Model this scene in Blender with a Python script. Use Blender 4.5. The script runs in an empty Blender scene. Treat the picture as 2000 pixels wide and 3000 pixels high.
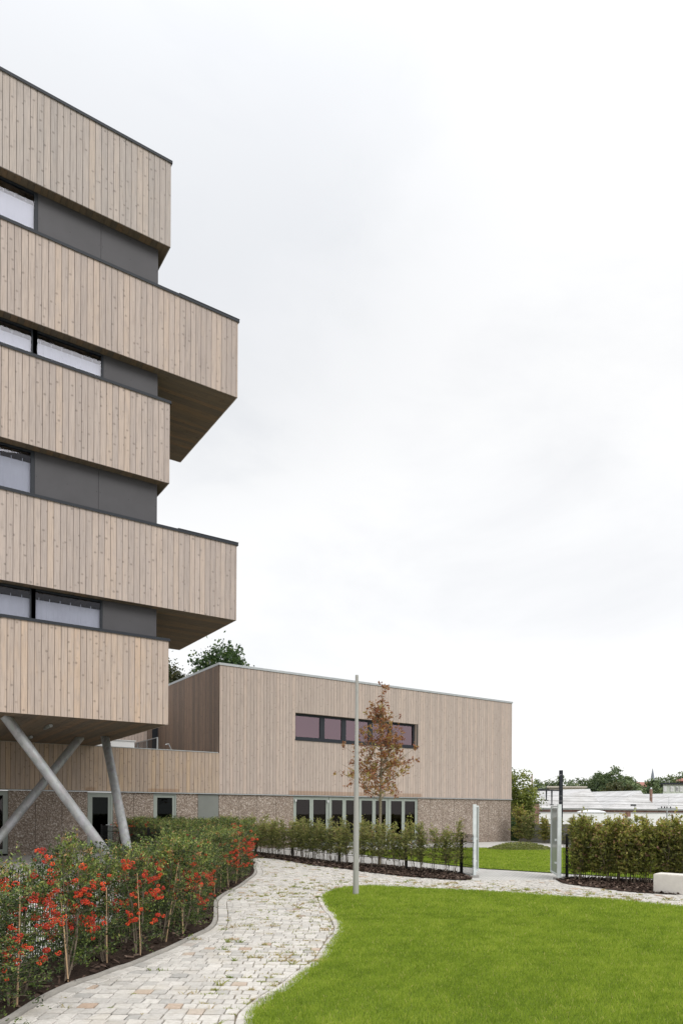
import bpy, math, random
import numpy as np
from mathutils import Vector, Matrix
random.seed(7); rng = np.random.default_rng(11)
scene = bpy.context.scene
col = scene.collection
PI = math.pi
# ------------------------------------------------------------------ camera model (survey of the place: X along the facades, Y into depth)
FPX, CY, H = 2021.65, 2377.966, 1.7
yaw, roll = math.radians(56.023), math.radians(0.285)
F = Vector((math.cos(yaw), math.sin(yaw), 0)); R0 = Vector((math.sin(yaw), -math.cos(yaw), 0)); U0 = Vector((0, 0, 1))
R = R0*math.cos(roll)+U0*math.sin(roll); U = U0*math.cos(roll)-R0*math.sin(roll)
def ray(px, py): return F + R*((px-1000)/FPX) - U*((py-CY)/FPX)
def G(px, py, z=0.0):                       # survey point on the ground
    r = ray(px, py); t = (z-H)/r.z; return (r.x*t, r.y*t)
def W(px, py, Y):                           # survey point on a plane parallel to the facades
    r = ray(px, py); t = Y/r.y; return (r.x*t, H+r.z*t)
def C(x, d): return (R0.x*x+F.x*d, R0.y*x+F.y*d)     # right / forward metres -> world
def CP(px, d): return C((px-1000)/FPX*d, d)
def ZP(py, d): return H+(CY-py)/FPX*d
cam = bpy.data.cameras.new("camera"); co = bpy.data.objects.new("camera", cam); col.objects.link(co)
co.matrix_world = Matrix(((R.x, U.x, -F.x, 0), (R.y, U.y, -F.y, 0), (R.z, U.z, -F.z, H), (0, 0, 0, 1)))
cam.sensor_fit = 'HORIZONTAL'; cam.sensor_width = 24; cam.lens = 24*FPX/2000; cam.shift_y = (CY-1500)/2000
cam.clip_start = .1; cam.clip_end = 3000
scene.camera = co
# ------------------------------------------------------------------ helpers
def tag(o, label=None, cat=None, group=None, kind=None):
    if label: o['label'] = label
    if cat: o['category'] = cat
    if group: o['group'] = group
    if kind: o['kind'] = kind
    return o
def empty(name, loc=(0, 0, 0), label=None, cat=None, group=None, rz=0):
    o = bpy.data.objects.new(name, None); col.objects.link(o); o.location = loc; o.rotation_euler[2] = rz
    o.empty_display_size = .2
    return tag(o, label, cat, group)
def copy_tree(o, loc, rz=0, sc=1.0, label=None):
    c = o.copy(); col.objects.link(c); c.location = loc; c.rotation_euler[2] = rz; c.scale = (sc, sc, sc)
    if label: c['label'] = label
    for ch in list(o.children):
        d = ch.copy(); col.objects.link(d); d.parent = c
        for g in list(ch.children):
            e = g.copy(); col.objects.link(e); e.parent = d
    return c
def np_mesh(name, V, Fc, n, mats, parent=None, rnd=None, uv=None, midx=None, smooth=False, loc=None):
    """V (k,3); Fc flat vertex indices, n = verts per face (int) or list of sizes"""
    V = np.asarray(V, np.float32).reshape(-1, 3); Fc = np.asarray(Fc, np.int32).ravel()
    if isinstance(n, int): tot = np.full(len(Fc)//n, n, np.int32)
    else: tot = np.asarray(n, np.int32)
    start = np.concatenate(([0], np.cumsum(tot)[:-1])).astype(np.int32) if len(tot) else np.zeros(0, np.int32)
    me = bpy.data.meshes.new(name)
    me.vertices.add(len(V)); me.vertices.foreach_set('co', V.ravel())
    me.loops.add(len(Fc)); me.loops.foreach_set('vertex_index', Fc)
    me.polygons.add(len(tot)); me.polygons.foreach_set('loop_start', start); me.polygons.foreach_set('loop_total', tot)
    if not isinstance(mats, (list, tuple)): mats = [mats]
    for m in mats: me.materials.append(m)
    if midx is not None: me.polygons.foreach_set('material_index', np.asarray(midx, np.int32))
    me.polygons.foreach_set('use_smooth', np.full(len(tot), bool(smooth)))
    me.update(calc_edges=True)
    if rnd is not None:
        a = me.attributes.new('rnd', 'FLOAT', 'FACE'); a.data.foreach_set('value', np.asarray(rnd, np.float32))
    if uv is not None:
        l = me.uv_layers.new(name='UVMap'); l.data.foreach_set('uv', np.asarray(uv, np.float32).ravel())
    me.validate()
    o = bpy.data.objects.new(name, me); col.objects.link(o)
    if parent is not None: o.parent = parent
    if loc is not None: o.location = loc
    return o
class MB:
    def __init__(s): s.v = []; s.f = []; s.r = []; s.m = []; s.uv = []
    def face(s, idx, r=0., m=0, uv=None):
        s.f.append(idx); s.r.append(r); s.m.append(m)
        s.uv += uv if uv else [(s.v[i][0]+s.v[i][1], s.v[i][2]) for i in idx]
    def box(s, x0, x1, y0, y1, z0, z1, r=0., m=0):
        b = len(s.v)
        s.v += [(x0, y0, z0), (x1, y0, z0), (x1, y1, z0), (x0, y1, z0), (x0, y0, z1), (x1, y0, z1), (x1, y1, z1), (x0, y1, z1)]
        for q in ((0, 3, 2, 1), (4, 5, 6, 7), (0, 1, 5, 4), (1, 2, 6, 5), (2, 3, 7, 6), (3, 0, 4, 7)): s.face([b+i for i in q], r, m)
        return s
    def obox(s, o, a, b, c, r=0., m=0, uvo=None):     # oriented box origin + edge vectors; uvo: (u offset, v offset) measured along a and c
        k = len(s.v); o, a, b, c = map(Vector, (o, a, b, c))
        P = [o, o+a, o+a+b, o+b, o+c, o+a+c, o+a+b+c, o+b+c]; s.v += [tuple(p) for p in P]
        la, lb, lc = a.length, b.length, c.length
        T = [(0, 0), (la, 0), (la+lb, 0), (lb, 0), (0, lc), (la, lc), (la+lb, lc), (lb, lc)]
        for q in ((0, 3, 2, 1), (4, 5, 6, 7), (0, 1, 5, 4), (1, 2, 6, 5), (2, 3, 7, 6), (3, 0, 4, 7)):
            s.face([k+i for i in q], r, m, [(T[i][0]+uvo[0], T[i][1]+uvo[1]) for i in q] if uvo else None)
        return s
    def tube(s, pts, rad, n=8, r=0., m=0, caps=True):
        pts = [Vector(p) for p in pts]; rings = []
        for i, p in enumerate(pts):
            t = (pts[min(i+1, len(pts)-1)]-pts[max(i-1, 0)]).normalized()
            a = t.cross(Vector((0, 0, 1)) if abs(t.z) < .9 else Vector((1, 0, 0))).normalized(); b = t.cross(a)
            rr = rad[i] if isinstance(rad, (list, tuple)) else rad
            rings.append(len(s.v)); s.v += [tuple(p+(a*math.cos(2*PI*k/n)+b*math.sin(2*PI*k/n))*rr) for k in range(n)]
        for i in range(len(rings)-1):
            for k in range(n):
                s.face([rings[i]+k, rings[i]+(k+1) % n, rings[i+1]+(k+1) % n, rings[i+1]+k], r, m)
        if caps:
            s.face([rings[0]+k for k in range(n)][::-1], r, m); s.face([rings[-1]+k for k in range(n)], r, m)
        return s
    def poly(s, pts, r=0., m=0):
        b = len(s.v); s.v += [tuple(p) for p in pts]; s.face(list(range(b, b+len(pts))), r, m); return s
    def prism(s, pts2, z0, z1, m=0, r=0.):
        n = len(pts2); b = len(s.v); s.v += [(x, y, z0) for x, y in pts2]+[(x, y, z1) for x, y in pts2]
        s.face([b+n+i for i in range(n)], r, m)
        for i in range(n): j = (i+1) % n; s.face([b+i, b+j, b+n+j, b+n+i], r, m)
        return s
    def build(s, name, mats, parent=None, smooth=False, loc=None):
        return np_mesh(name, s.v, [i for f in s.f for i in f], [len(f) for f in s.f], mats, parent, s.r, s.uv, s.m, smooth, loc)
def pip(P, poly):
    x, y = P[:, 0], P[:, 1]; ins = np.zeros(len(P), bool); n = len(poly)
    for i in range(n):
        x1, y1 = poly[i]; x2, y2 = poly[(i+1) % n]
        c = ((y1 > y) != (y2 > y)); t = (x2-x1)*(y-y1)/((y2-y1) if y2 != y1 else 1e-9)+x1
        ins ^= c & (x < t)
    return ins
def dist_line(P, line):
    D = np.full(len(P), 1e9)
    for (x1, y1), (x2, y2) in zip(line[:-1], line[1:]):
        e = np.array((x2-x1, y2-y1)); L = (e@e) or 1e-9
        t = np.clip(((P-np.array((x1, y1)))@e)/L, 0, 1); q = np.array((x1, y1))+t[:, None]*e
        D = np.minimum(D, np.hypot(*(P-q).T))
    return D
def smooth_line(pts, n=4):
    out = []
    for i in range(len(pts)-1):
        p0, p1, p2, p3 = (np.array(pts[max(0, min(len(pts)-1, i+k))]) for k in (-1, 0, 1, 2))
        for k in range(n):
            t = k/n; out.append(tuple(.5*((2*p1)+(-p0+p2)*t+(2*p0-5*p1+4*p2-p3)*t*t+(-p0+3*p1-3*p2+p3)*t**3)))
    out.append(tuple(pts[-1])); return out
def resample(line, step):
    L = [0]
    for a, b in zip(line[:-1], line[1:]): L.append(L[-1]+math.dist(a, b))
    out = []; s = 0
    xs = [p[0] for p in line]; ys = [p[1] for p in line]
    while s < L[-1]: out.append((float(np.interp(s, L, xs)), float(np.interp(s, L, ys)))); s += step
    return out
def offset(line, d):                              # + = to the left of travel
    out = []
    for i, p in enumerate(line):
        a = line[max(0, i-1)]; b = line[min(len(line)-1, i+1)]; l = math.dist(a, b) or 1
        out.append((p[0]-(b[1]-a[1])/l*d, p[1]+(b[0]-a[0])/l*d))
    return out
# ------------------------------------------------------------------ materials
class N:
    def __init__(s, name):
        s.m = bpy.data.materials.new(name); s.m.use_nodes = True; s.t = s.m.node_tree; s.t.nodes.clear()
        s.out = s.n('ShaderNodeOutputMaterial')
    def n(s, typ, **kw):
        x = s.t.nodes.new(typ)
        for k, v in kw.items():
            if k.startswith('i_'):
                key = k[2:].replace('_', ' '); x.inputs[int(key) if key.isdigit() else key].default_value = v
            else: setattr(x, k, v)
        return x
    def l(s, a, b): s.t.links.new(a, b)
    def ramp(s, fac, stops, interp='LINEAR'):
        r = s.n('ShaderNodeValToRGB'); r.color_ramp.interpolation = interp; e = r.color_ramp.elements
        while len(e) > 1: e.remove(e[-1])
        e[0].position, e[0].color = stops[0][0], (*stops[0][1], 1)
        for p, c in stops[1:]: q = e.new(p); q.color = (*c, 1)
        s.l(fac, r.inputs[0]); return r.outputs[0]
    def noise(s, vec, scale, detail=3, rough=.5):
        x = s.n('ShaderNodeTexNoise', i_Scale=scale, i_Detail=detail, i_Roughness=rough)
        if vec is not None: s.l(vec, x.inputs['Vector'])
        return x.outputs[0]
    def mapp(s, vec, scale=(1, 1, 1), loc=(0, 0, 0)):
        x = s.n('ShaderNodeMapping', i_Scale=scale, i_Location=loc); s.l(vec, x.inputs[0]); return x.outputs[0]
    def coord(s, k='Object'): return s.n('ShaderNodeTexCoord').outputs[k]
    def mix(s, fac, a, b, blend='MIX'):
        x = s.n('ShaderNodeMix', data_type='RGBA', blend_type=blend)
        for v, i in ((fac, 0), (a, 6), (b, 7)):
            if hasattr(v, 'links'): s.l(v, x.inputs[i])
            else: x.inputs[i].default_value = v if i == 0 else (*v, 1)
        return x.outputs[2]
    def math(s, op, a, b=0., c=0.):
        x = s.n('ShaderNodeMath', operation=op)
        for i, v in enumerate((a, b, c)):
            if hasattr(v, 'links'): s.l(v, x.inputs[i])
            else: x.inputs[i].default_value = v
        return x.outputs[0]
    def step(s, v, lo, hi):
        x = s.n('ShaderNodeMapRange', interpolation_type='SMOOTHSTEP'); s.l(v, x.inputs[0]); x.inputs[1].default_value = lo; x.inputs[2].default_value = hi
        return x.outputs[0]
    def rnd(s): return s.n('ShaderNodeAttribute', attribute_name='rnd').outputs['Fac']
    def bsdf(s, colr, rough=.7, bump=None, bs=.3, bd=.01, metal=0., spec=.5):
        b = s.n('ShaderNodeBsdfPrincipled', i_Roughness=rough, i_Metallic=metal)
        b.inputs['Specular IOR Level'].default_value = spec
        if hasattr(colr, 'links'): s.l(colr, b.inputs['Base Color'])
        else: b.inputs['Base Color'].default_value = (*colr, 1)
        if bump is not None:
            u = s.n('ShaderNodeBump', i_Strength=bs, i_Distance=bd); s.l(bump, u.inputs['Height']); s.l(u.outputs[0], b.inputs['Normal'])
        return b
    def fin(s, sh): s.l(sh.outputs[0] if hasattr(sh, 'outputs') else sh, s.out.inputs[0]); return s.m
def m_wood(name, c_grey, c_beige, c_tan, warm=.5, knots=1., bands=None):
    k = N(name); uv = k.coord('UV'); r = k.rnd()
    base = k.ramp(r, [(0, c_grey), (.35, tuple(.5*(a+b) for a, b in zip(c_grey, c_beige))), (.6, c_beige), (1, c_tan)])
    blot = k.noise(k.mapp(uv, (4, 1.1, 1)), 1.6, 3, .6)
    base = k.mix(k.math('MULTIPLY', k.step(blot, .45, .72), .6), base, c_grey)
    blot2 = k.noise(k.mapp(uv, (5, .8, 1), (31, 7, 0)), 1.4, 2)
    base = k.mix(k.math('MULTIPLY', k.step(blot2, .45, .75), warm), base, c_tan)
    g = k.noise(k.mapp(uv, (38, .9, 1)), 1.5, 4, .65)
    base = k.mix(1., base, k.ramp(g, [(.25, (.68, .67, .66)), (.48, (.98, .98, .98)), (.75, (1.18, 1.18, 1.17))]), 'MULTIPLY')
    v = k.n('ShaderNodeTexVoronoi', i_Scale=1.0, i_Randomness=1.0, voronoi_dimensions='2D')
    wob = k.n('ShaderNodeVectorMath', operation='ADD'); nz = k.n('ShaderNodeTexNoise', i_Scale=9.0); k.l(uv, nz.inputs[0])
    sc_ = k.n('ShaderNodeVectorMath', operation='SCALE', i_Scale=.14); k.l(nz.outputs[1], sc_.inputs[0])
    k.l(k.mapp(uv, (3.6, 3.9, 1)), wob.inputs[0]); k.l(sc_.outputs[0], wob.inputs[1]); k.l(wob.outputs[0], v.inputs['Vector'])
    kn = k.step(v.outputs['Distance'], .15, .03)
    x = k.n('ShaderNodeMapRange', interpolation_type='SMOOTHSTEP'); k.l(v.outputs['Distance'], x.inputs[0])
    x.inputs[1].default_value = .17; x.inputs[2].default_value = .05
    x.inputs[3].default_value = 0; x.inputs[4].default_value = 1
    base = k.mix(k.math('MULTIPLY', k.math('MULTIPLY', x.outputs[0], k.step(v.outputs['Color'], .25, .8)), .62*knots), base, tuple(c*.38 for c in c_beige))
    if bands:                                       # damp tide marks left above the door heads (x range, z top), world metres
        p = k.n('ShaderNodeSeparateXYZ'); k.l(k.coord('Object'), p.inputs[0]); f = None
        for (a, b, z) in bands:
            q = k.math('MULTIPLY', k.step(p.outputs[0], a-.08, a+.08), k.math('SUBTRACT', 1., k.step(p.outputs[0], b-.08, b+.08)))
            q = k.math('MULTIPLY', q, k.math('SUBTRACT', 1., k.step(p.outputs[2], z-.03, z+.03)))
            f = q if f is None else k.math('MAXIMUM', f, q)
        base = k.mix(k.math('MULTIPLY', f, .5), base, (.26, .15, .085))
    return k.fin(k.bsdf(base, .78, g, .15, .004, spec=.25))
WOOD = m_wood('weathered_larch', (.375, .318, .29), (.435, .367, .33), (.47, .38, .32), .35)
WOOD_UP = m_wood('weathered_larch_upper', (.355, .318, .298), (.42, .368, .338), (.45, .378, .325), .3)
WOOD_LOW = m_wood('warm_larch', (.395, .325, .282), (.455, .37, .312), (.505, .382, .29), .45)
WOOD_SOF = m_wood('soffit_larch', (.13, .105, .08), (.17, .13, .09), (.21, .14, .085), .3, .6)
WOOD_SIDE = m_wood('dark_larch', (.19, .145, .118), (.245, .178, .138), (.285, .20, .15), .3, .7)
WOOD_DRY = m_wood('sheltered_larch', (.25, .19, .14), (.34, .23, .15), (.42, .25, .13), .5)
def m_plain(name, c, rough=.6, metal=0., var=.12, scale=6., bump=0., spec=.5):
    k = N(name); nz = k.noise(k.coord(), scale, 4, .6)
    a = tuple(x*(1-var) for x in c); b = tuple(min(1, x*(1+var)) for x in c)
    return k.fin(k.bsdf(k.ramp(nz, [(.3, a), (.7, b)]), rough, nz if bump else None, bump, .01, metal, spec))
DARK = m_plain('anthracite_panel', (.062, .060, .066), .6, var=.1, scale=1.5, spec=.35)
DARKMETAL = m_plain('anthracite_metal', (.022, .026, .033), .6, 0, .08, spec=.25)
BLACK = m_plain('black_powder_coat', (.006, .006, .007), .5, 0, .1, spec=.3)
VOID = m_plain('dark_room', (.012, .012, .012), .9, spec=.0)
ALU = m_plain('grey_aluminium', (.38, .40, .41), .45, .3, .08)
FRAME = m_plain('sage_grey_frame', (.27, .30, .27), .5, 0, .05)
PANELG = m_plain('sage_grey_panel', (.17, .18, .165), .55, 0, .08, 2.)
PANELD = m_plain('dark_gasket', (.01, .01, .01), .8)
CONC = m_plain('pale_concrete', (.66, .63, .58), .8, 0, .06, 9., .15)
CONCD = m_plain('grey_concrete', (.30, .29, .275), .85, 0, .18, 1.7, .2)
KERB = m_plain('kerb_stone', (.34, .32, .29), .85, 0, .15, 8., .2)
WHITE = m_plain('white_render', (.72, .73, .73), .8, 0, .05, .4)
REDBRICK = m_plain('brown_brick', (.22, .13, .10), .9, 0, .3, 1.2)
REDROOF = m_plain('red_tiles', (.32, .14, .11), .9, 0, .2, 3.)
CANE = m_plain('bamboo', (.50, .34, .20), .6, 0, .2, 20.)
BARK = m_plain('bark', (.13, .105, .08), .9, 0, .35, 30., .3)
BARKG = m_plain('olive_bark', (.19, .165, .11), .9, 0, .3, 25., .3)
STEM = m_plain('grey_brown_stem', (.17, .135, .10), .9, 0, .3, 30.)
STEEL = m_plain('painted_steel_pole', (.36, .355, .335), .6, 0, .05, 3., spec=.3)
SPIRE_HAZE = m_plain('hazed', (.20, .22, .26), .8)  # spire tone: bluish distance haze put into the colour
def m_galv():
    k = N('galvanised_steel'); v = k.n('ShaderNodeTexVoronoi', i_Scale=9.); k.l(k.mapp(k.coord(), (1, 1, .6)), v.inputs['Vector'])
    nz = k.noise(k.coord(), 2.2, 5, .65)
    c = k.mix(.12, k.ramp(nz, [(.3, (.22, .245, .265)), (.55, (.29, .32, .34)), (.8, (.35, .38, .40))]), v.outputs['Color'])
    hs = k.n('ShaderNodeHueSaturation', i_Saturation=.18, i_Value=.95); k.l(c, hs.inputs['Color'])
    return k.fin(k.bsdf(hs.outputs[0], .55, None, metal=.35))
GALV = m_galv()
def m_galvpost():
    k = N('bright_zinc'); nz = k.noise(k.coord(), 5, 4)
    return k.fin(k.bsdf(k.ramp(nz, [(.3, (.55, .59, .60)), (.7, (.72, .76, .76))]), .5, metal=.15))
ZINC = m_galvpost()
def m_aggregate():
    k = N('exposed_aggregate'); co_ = k.coord(); v = k.n('ShaderNodeTexVoronoi', i_Scale=30.); k.l(co_, v.inputs['Vector'])
    sx = k.n('ShaderNodeSeparateColor'); k.l(v.outputs['Color'], sx.inputs[0])
    c = k.ramp(sx.outputs[0], [(0, (.15, .115, .09)), (.3, (.21, .165, .13)), (.55, (.27, .215, .175)), (.8, (.34, .285, .24)), (.92, (.42, .365, .32)), (1, (.56, .51, .46))], 'LINEAR')
    e = k.math('MULTIPLY', k.step(v.outputs['Distance'], .012, .035), 1.)
    c = k.mix(k.math('MULTIPLY', k.step(k.noise(co_, 1.1, 3), .4, .7), .25), c, (.17, .125, .10))
    return k.fin(k.bsdf(c, .8, v.outputs['Distance'], .5, .01, spec=.3))
AGG = m_aggregate()
def m_glass(name, tint, refl, rc=(1, 1, 1), rough=.01):
    k = N(name); t = k.n('ShaderNodeBsdfTransparent'); t.inputs[0].default_value = (*tint, 1)
    g = k.n('ShaderNodeBsdfGlossy', i_Roughness=rough); g.inputs[0].default_value = (*rc, 1)
    lw = k.n('ShaderNodeLayerWeight', i_Blend=.5); f = k.math('ADD', k.math('POWER', lw.outputs['Facing'], 4.), .04+refl*1.8)
    f = k.math('MULTIPLY', f, k.math('SUBTRACT', 1., k.n('ShaderNodeNewGeometry').outputs['Backfacing']))
    mx = k.n('ShaderNodeMixShader'); k.l(f, mx.inputs[0]); k.l(t.outputs[0], mx.inputs[1]); k.l(g.outputs[0], mx.inputs[2])
    return k.fin(mx)
GLASS = m_glass('window_glass', (.86, .87, .90), .0, (.8, .81, .9))
GLASS_DK = m_glass('dark_door_glass', (.25, .25, .25), .015, (.55, .5, .5))
GLASS_BLK = m_glass('black_door_glass', (.12, .16, .13), 0., (.25, .28, .28))
GLASS_PU = m_glass('rose_tinted_glass', (.62, .38, .42), .10, (.86, .62, .70), .02)
CURT = m_plain('sky_lilac_curtain', (.52, .52, .56), .9, 0, .06, 1.3)  # white curtain; lilac of the mirrored sky put into its colour
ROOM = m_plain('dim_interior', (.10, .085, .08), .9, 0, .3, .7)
def m_leaf(name, stops, trans=.3, rough=.55, hue=0., spec=.4):
    k = N(name); r = k.rnd(); oi = k.n('ShaderNodeObjectInfo').outputs['Random']
    c = k.ramp(r, stops)
    c = k.mix(1., c, k.ramp(oi, [(0, (.82, .84, .8)), (1, (1.15, 1.12, 1.1))]), 'MULTIPLY')
    b = k.bsdf(c, rough, spec=spec); t = k.n('ShaderNodeBsdfTranslucent')
    c2 = k.mix(1., c, (1.3, 1.35, .8), 'MULTIPLY'); k.l(c2, t.inputs[0])
    mx = k.n('ShaderNodeMixShader', i_0=trans); k.l(b.outputs[0], mx.inputs[1]); k.l(t.outputs[0], mx.inputs[2])
    return k.fin(mx)
L_PYR = m_leaf('pyracantha_leaf', [(0, (.014, .026, .007)), (.35, (.045, .075, .016)), (.62, (.11, .16, .034)), (.86, (.23, .29, .065)), (.96, (.38, .40, .12)), (1, (.34, .20, .09))], .15, .42)
L_HORN = m_leaf('hedge_leaf', [(0, (.075, .085, .035)), (.4, (.19, .215, .075)), (.7, (.33, .345, .13)), (.88, (.46, .41, .20)), (1, (.36, .21, .15))], .45)
L_HORN2 = m_leaf('olive_hedge_leaf', [(0, (.06, .065, .025)), (.35, (.16, .175, .045)), (.62, (.31, .32, .085)), (.82, (.44, .38, .14)), (.92, (.42, .26, .18)), (1, (.29, .15, .12))], .45)
L_RED = m_leaf('red_brown_leaf', [(0, (.16, .06, .04)), (.3, (.28, .11, .06)), (.55, (.36, .19, .08)), (.8, (.34, .26, .09)), (1, (.36, .33, .12))], .35)
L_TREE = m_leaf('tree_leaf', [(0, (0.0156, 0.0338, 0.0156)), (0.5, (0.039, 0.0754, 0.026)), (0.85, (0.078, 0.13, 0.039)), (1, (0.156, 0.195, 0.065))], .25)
L_TREEB = m_leaf('browning_tree_leaf', [(0, (.03, .035, .018)), (.5, (.065, .075, .03)), (.85, (.11, .10, .04)), (1, (.16, .12, .06))], .3)
L_TREEL = m_leaf('light_tree_leaf', [(0, (.06, .075, .02)), (.45, (.16, .20, .045)), (.8, (.30, .34, .08)), (1, (.45, .42, .14))], .35)
L_FAR = m_leaf('hazed_leaf', [(0, (0.068, 0.102, 0.0578)), (0.5, (0.1156, 0.1615, 0.0765)), (0.85, (0.1785, 0.2295, 0.1054)), (1, (0.255, 0.2805, 0.1445))], .2)  # far haze put into the leaf colour, lighter and greyer
GRASS = m_leaf('grass_blade', [(0, (.115, .175, .026)), (.45, (.25, .345, .046)), (.85, (.38, .46, .085)), (.97, (.50, .54, .12)), (1, (.58, .52, .24))], .45, .6, spec=.15)
WEED = m_leaf('dry_weed', [(0, (.20, .27, .05)), (.4, (.36, .36, .12)), (.75, (.46, .38, .19)), (1, (.42, .30, .18))], .3)
BERRY = m_leaf('red_berry', [(0, (.28, .015, .010)), (.5, (.52, .042, .014)), (1, (.78, .13, .035))], .0, .35)
def m_sett():
    k = N('granite_sett'); r = k.rnd(); co_ = k.coord()
    c = k.ramp(r, [(0, (.37, .36, .34)), (.3, (.465, .445, .415)), (.6, (.53, .506, .47)), (.86, (.59, .565, .525)), (.945, (.45, .42, .39)), (.955, (.47, .39, .32)), (.985, (.45, .34, .26)), (1, (.27, .22, .19))])
    nz = k.noise(co_, 26, 4, .65); c = k.mix(1., c, k.ramp(nz, [(.3, (.80, .79, .77)), (.55, (1, 1, 1)), (.75, (1.08, 1.08, 1.08))]), 'MULTIPLY')
    st = k.noise(co_, 2.3, 3); c = k.mix(k.math('MULTIPLY', k.step(st, .5, .75), .35), c, (.42, .37, .29))
    return k.fin(k.bsdf(c, .8, nz, .35, .006, spec=.25))
SETT = m_sett()
def m_sand():
    k = N('joint_sand'); nz = k.noise(k.coord(), 14, 4, .7)
    return k.fin(k.bsdf(k.ramp(nz, [(.3, (.13, .11, .08)), (.6, (.23, .195, .145)), (.75, (.18, .18, .09))]), .95, spec=.1))
SAND = m_sand()
def m_finepave():
    k = N('fine_cobble_paving'); b = k.n('ShaderNodeTexBrick', i_Scale=1., offset=.5)
    b.inputs['Color1'].default_value = (.48, .47, .455, 1); b.inputs['Color2'].default_value = (.55, .54, .52, 1); b.inputs['Mortar'].default_value = (.33, .315, .29, 1)
    b.inputs['Mortar Size'].default_value = .008; b.inputs['Brick Width'].default_value = .10; b.inputs['Row Height'].default_value = .10
    rot = k.n('ShaderNodeMapping'); rot.inputs['Rotation'].default_value[2] = .5; k.l(k.coord(), rot.inputs[0]); k.l(rot.outputs[0], b.inputs['Vector'])
    nz = k.noise(k.coord(), 1.3, 4); c = k.mix(1., b.outputs[0], k.ramp(nz, [(.3, (.88, .88, .87)), (.7, (1.06, 1.06, 1.06))]), 'MULTIPLY')
    return k.fin(k.bsdf(c, .85, spec=.2))
FINE = m_finepave()
def m_mulch():
    k = N('bark_mulch'); nz = k.noise(k.coord(), 40, 5, .7)
    return k.fin(k.bsdf(k.ramp(nz, [(.3, (.018, .012, .009)), (.6, (.055, .037, .027)), (.8, (.11, .078, .06))]), .95, nz, .8, .03, spec=.15))
MULCH = m_mulch()
def m_chip():
    k = N('bark_chip'); return k.fin(k.bsdf(k.ramp(k.rnd(), [(0, (.02, .013, .01)), (.6, (.07, .045, .035)), (.9, (.13, .09, .07)), (1, (.25, .19, .15))]), .9, spec=.15))
CHIP = m_chip()
def m_soil():
    k = N('lawn_soil'); nz = k.noise(k.coord(), 3, 4); return k.fin(k.bsdf(k.ramp(nz, [(.3, (.09, .135, .02)), (.7, (.13, .18, .03))]), .95, spec=.05))
SOIL = m_soil()
def m_terrain():
    k = N('rough_grass_ground'); nz = k.noise(k.coord(), .15, 6, .6); return k.fin(k.bsdf(k.ramp(nz, [(.3, (.10, .11, .05)), (.6, (.17, .16, .10)), (.8, (.22, .20, .15))]), .95, spec=.1))
TERR = m_terrain()
def m_corr():
    k = N('fibre_cement_roof'); co_ = k.coord(); w = k.n('ShaderNodeTexWave', bands_direction='Y', i_Scale=1.6, i_Distortion=.3); k.l(co_, w.inputs[0])
    nz = k.noise(k.mapp(co_, (.25, 1.6, 1)), 1.2, 5, .65); c = k.ramp(nz, [(.3, (.33, .325, .32)), (.5, (.46, .455, .455)), (.7, (.58, .58, .585))])
    c = k.mix(.10, c, w.outputs[0])
    c = k.mix(k.math('MULTIPLY', k.step(k.noise(co_, .35, 4), .55, .7), .4), c, (.36, .345, .33))
    return k.fin(k.bsdf(c, .85, spec=.2))
ROOF = m_corr()
def m_mesh():
    k = N('frosted_mesh'); t = k.n('ShaderNodeBsdfTransparent'); b = k.bsdf((.33, .36, .35), .5, metal=.2)
    mx = k.n('ShaderNodeMixShader', i_0=.62); k.l(t.outputs[0], mx.inputs[1]); k.l(b.outputs[0], mx.inputs[2]); return k.fin(mx)
GMESH = m_mesh()
# ------------------------------------------------------------------ world + sun
w = bpy.data.worlds.new("World"); scene.world = w; w.use_nodes = True; t = w.node_tree; t.nodes.clear()
SUN_EL, SUN_AZ = math.radians(40), math.radians(200)
def wn(typ, **kw):
    x = t.nodes.new(typ)
    for k_, v_ in kw.items():
        if k_.startswith('i_'): x.inputs[int(k_[2:]) if k_[2:].isdigit() else k_[2:]].default_value = v_
        else: setattr(x, k_, v_)
    return x
out = wn('ShaderNodeOutputWorld'); bg = wn('ShaderNodeBackground'); t.links.new(bg.outputs[0], out.inputs[0])
sky = wn('ShaderNodeTexSky', sky_type='NISHITA', sun_disc=False, sun_elevation=SUN_EL, sun_rotation=SUN_AZ)
tc = wn('ShaderNodeTexCoord'); sep = wn('ShaderNodeSeparateXYZ'); t.links.new(tc.outputs['Generated'], sep.inputs[0])
mp = wn('ShaderNodeMapping'); mp.inputs['Scale'].default_value = (1, 1, 2.2); t.links.new(tc.outputs['Generated'], mp.inputs[0])
nz = wn('ShaderNodeTexNoise', i_Scale=2.6, i_Detail=7., i_Roughness=.56, i_Distortion=.35); t.links.new(mp.outputs[0], nz.inputs[0])
rp = wn('ShaderNodeValToRGB'); e = rp.color_ramp.elements
e[0].position = .27; e[0].color = (.90, .905, .92, 1); e[1].position = .56; e[1].color = (1.02, 1.02, 1.015, 1)
q = e.new(.44); q.color = (.975, .978, .985, 1)
t.links.new(nz.outputs[0], rp.inputs[0])
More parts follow.
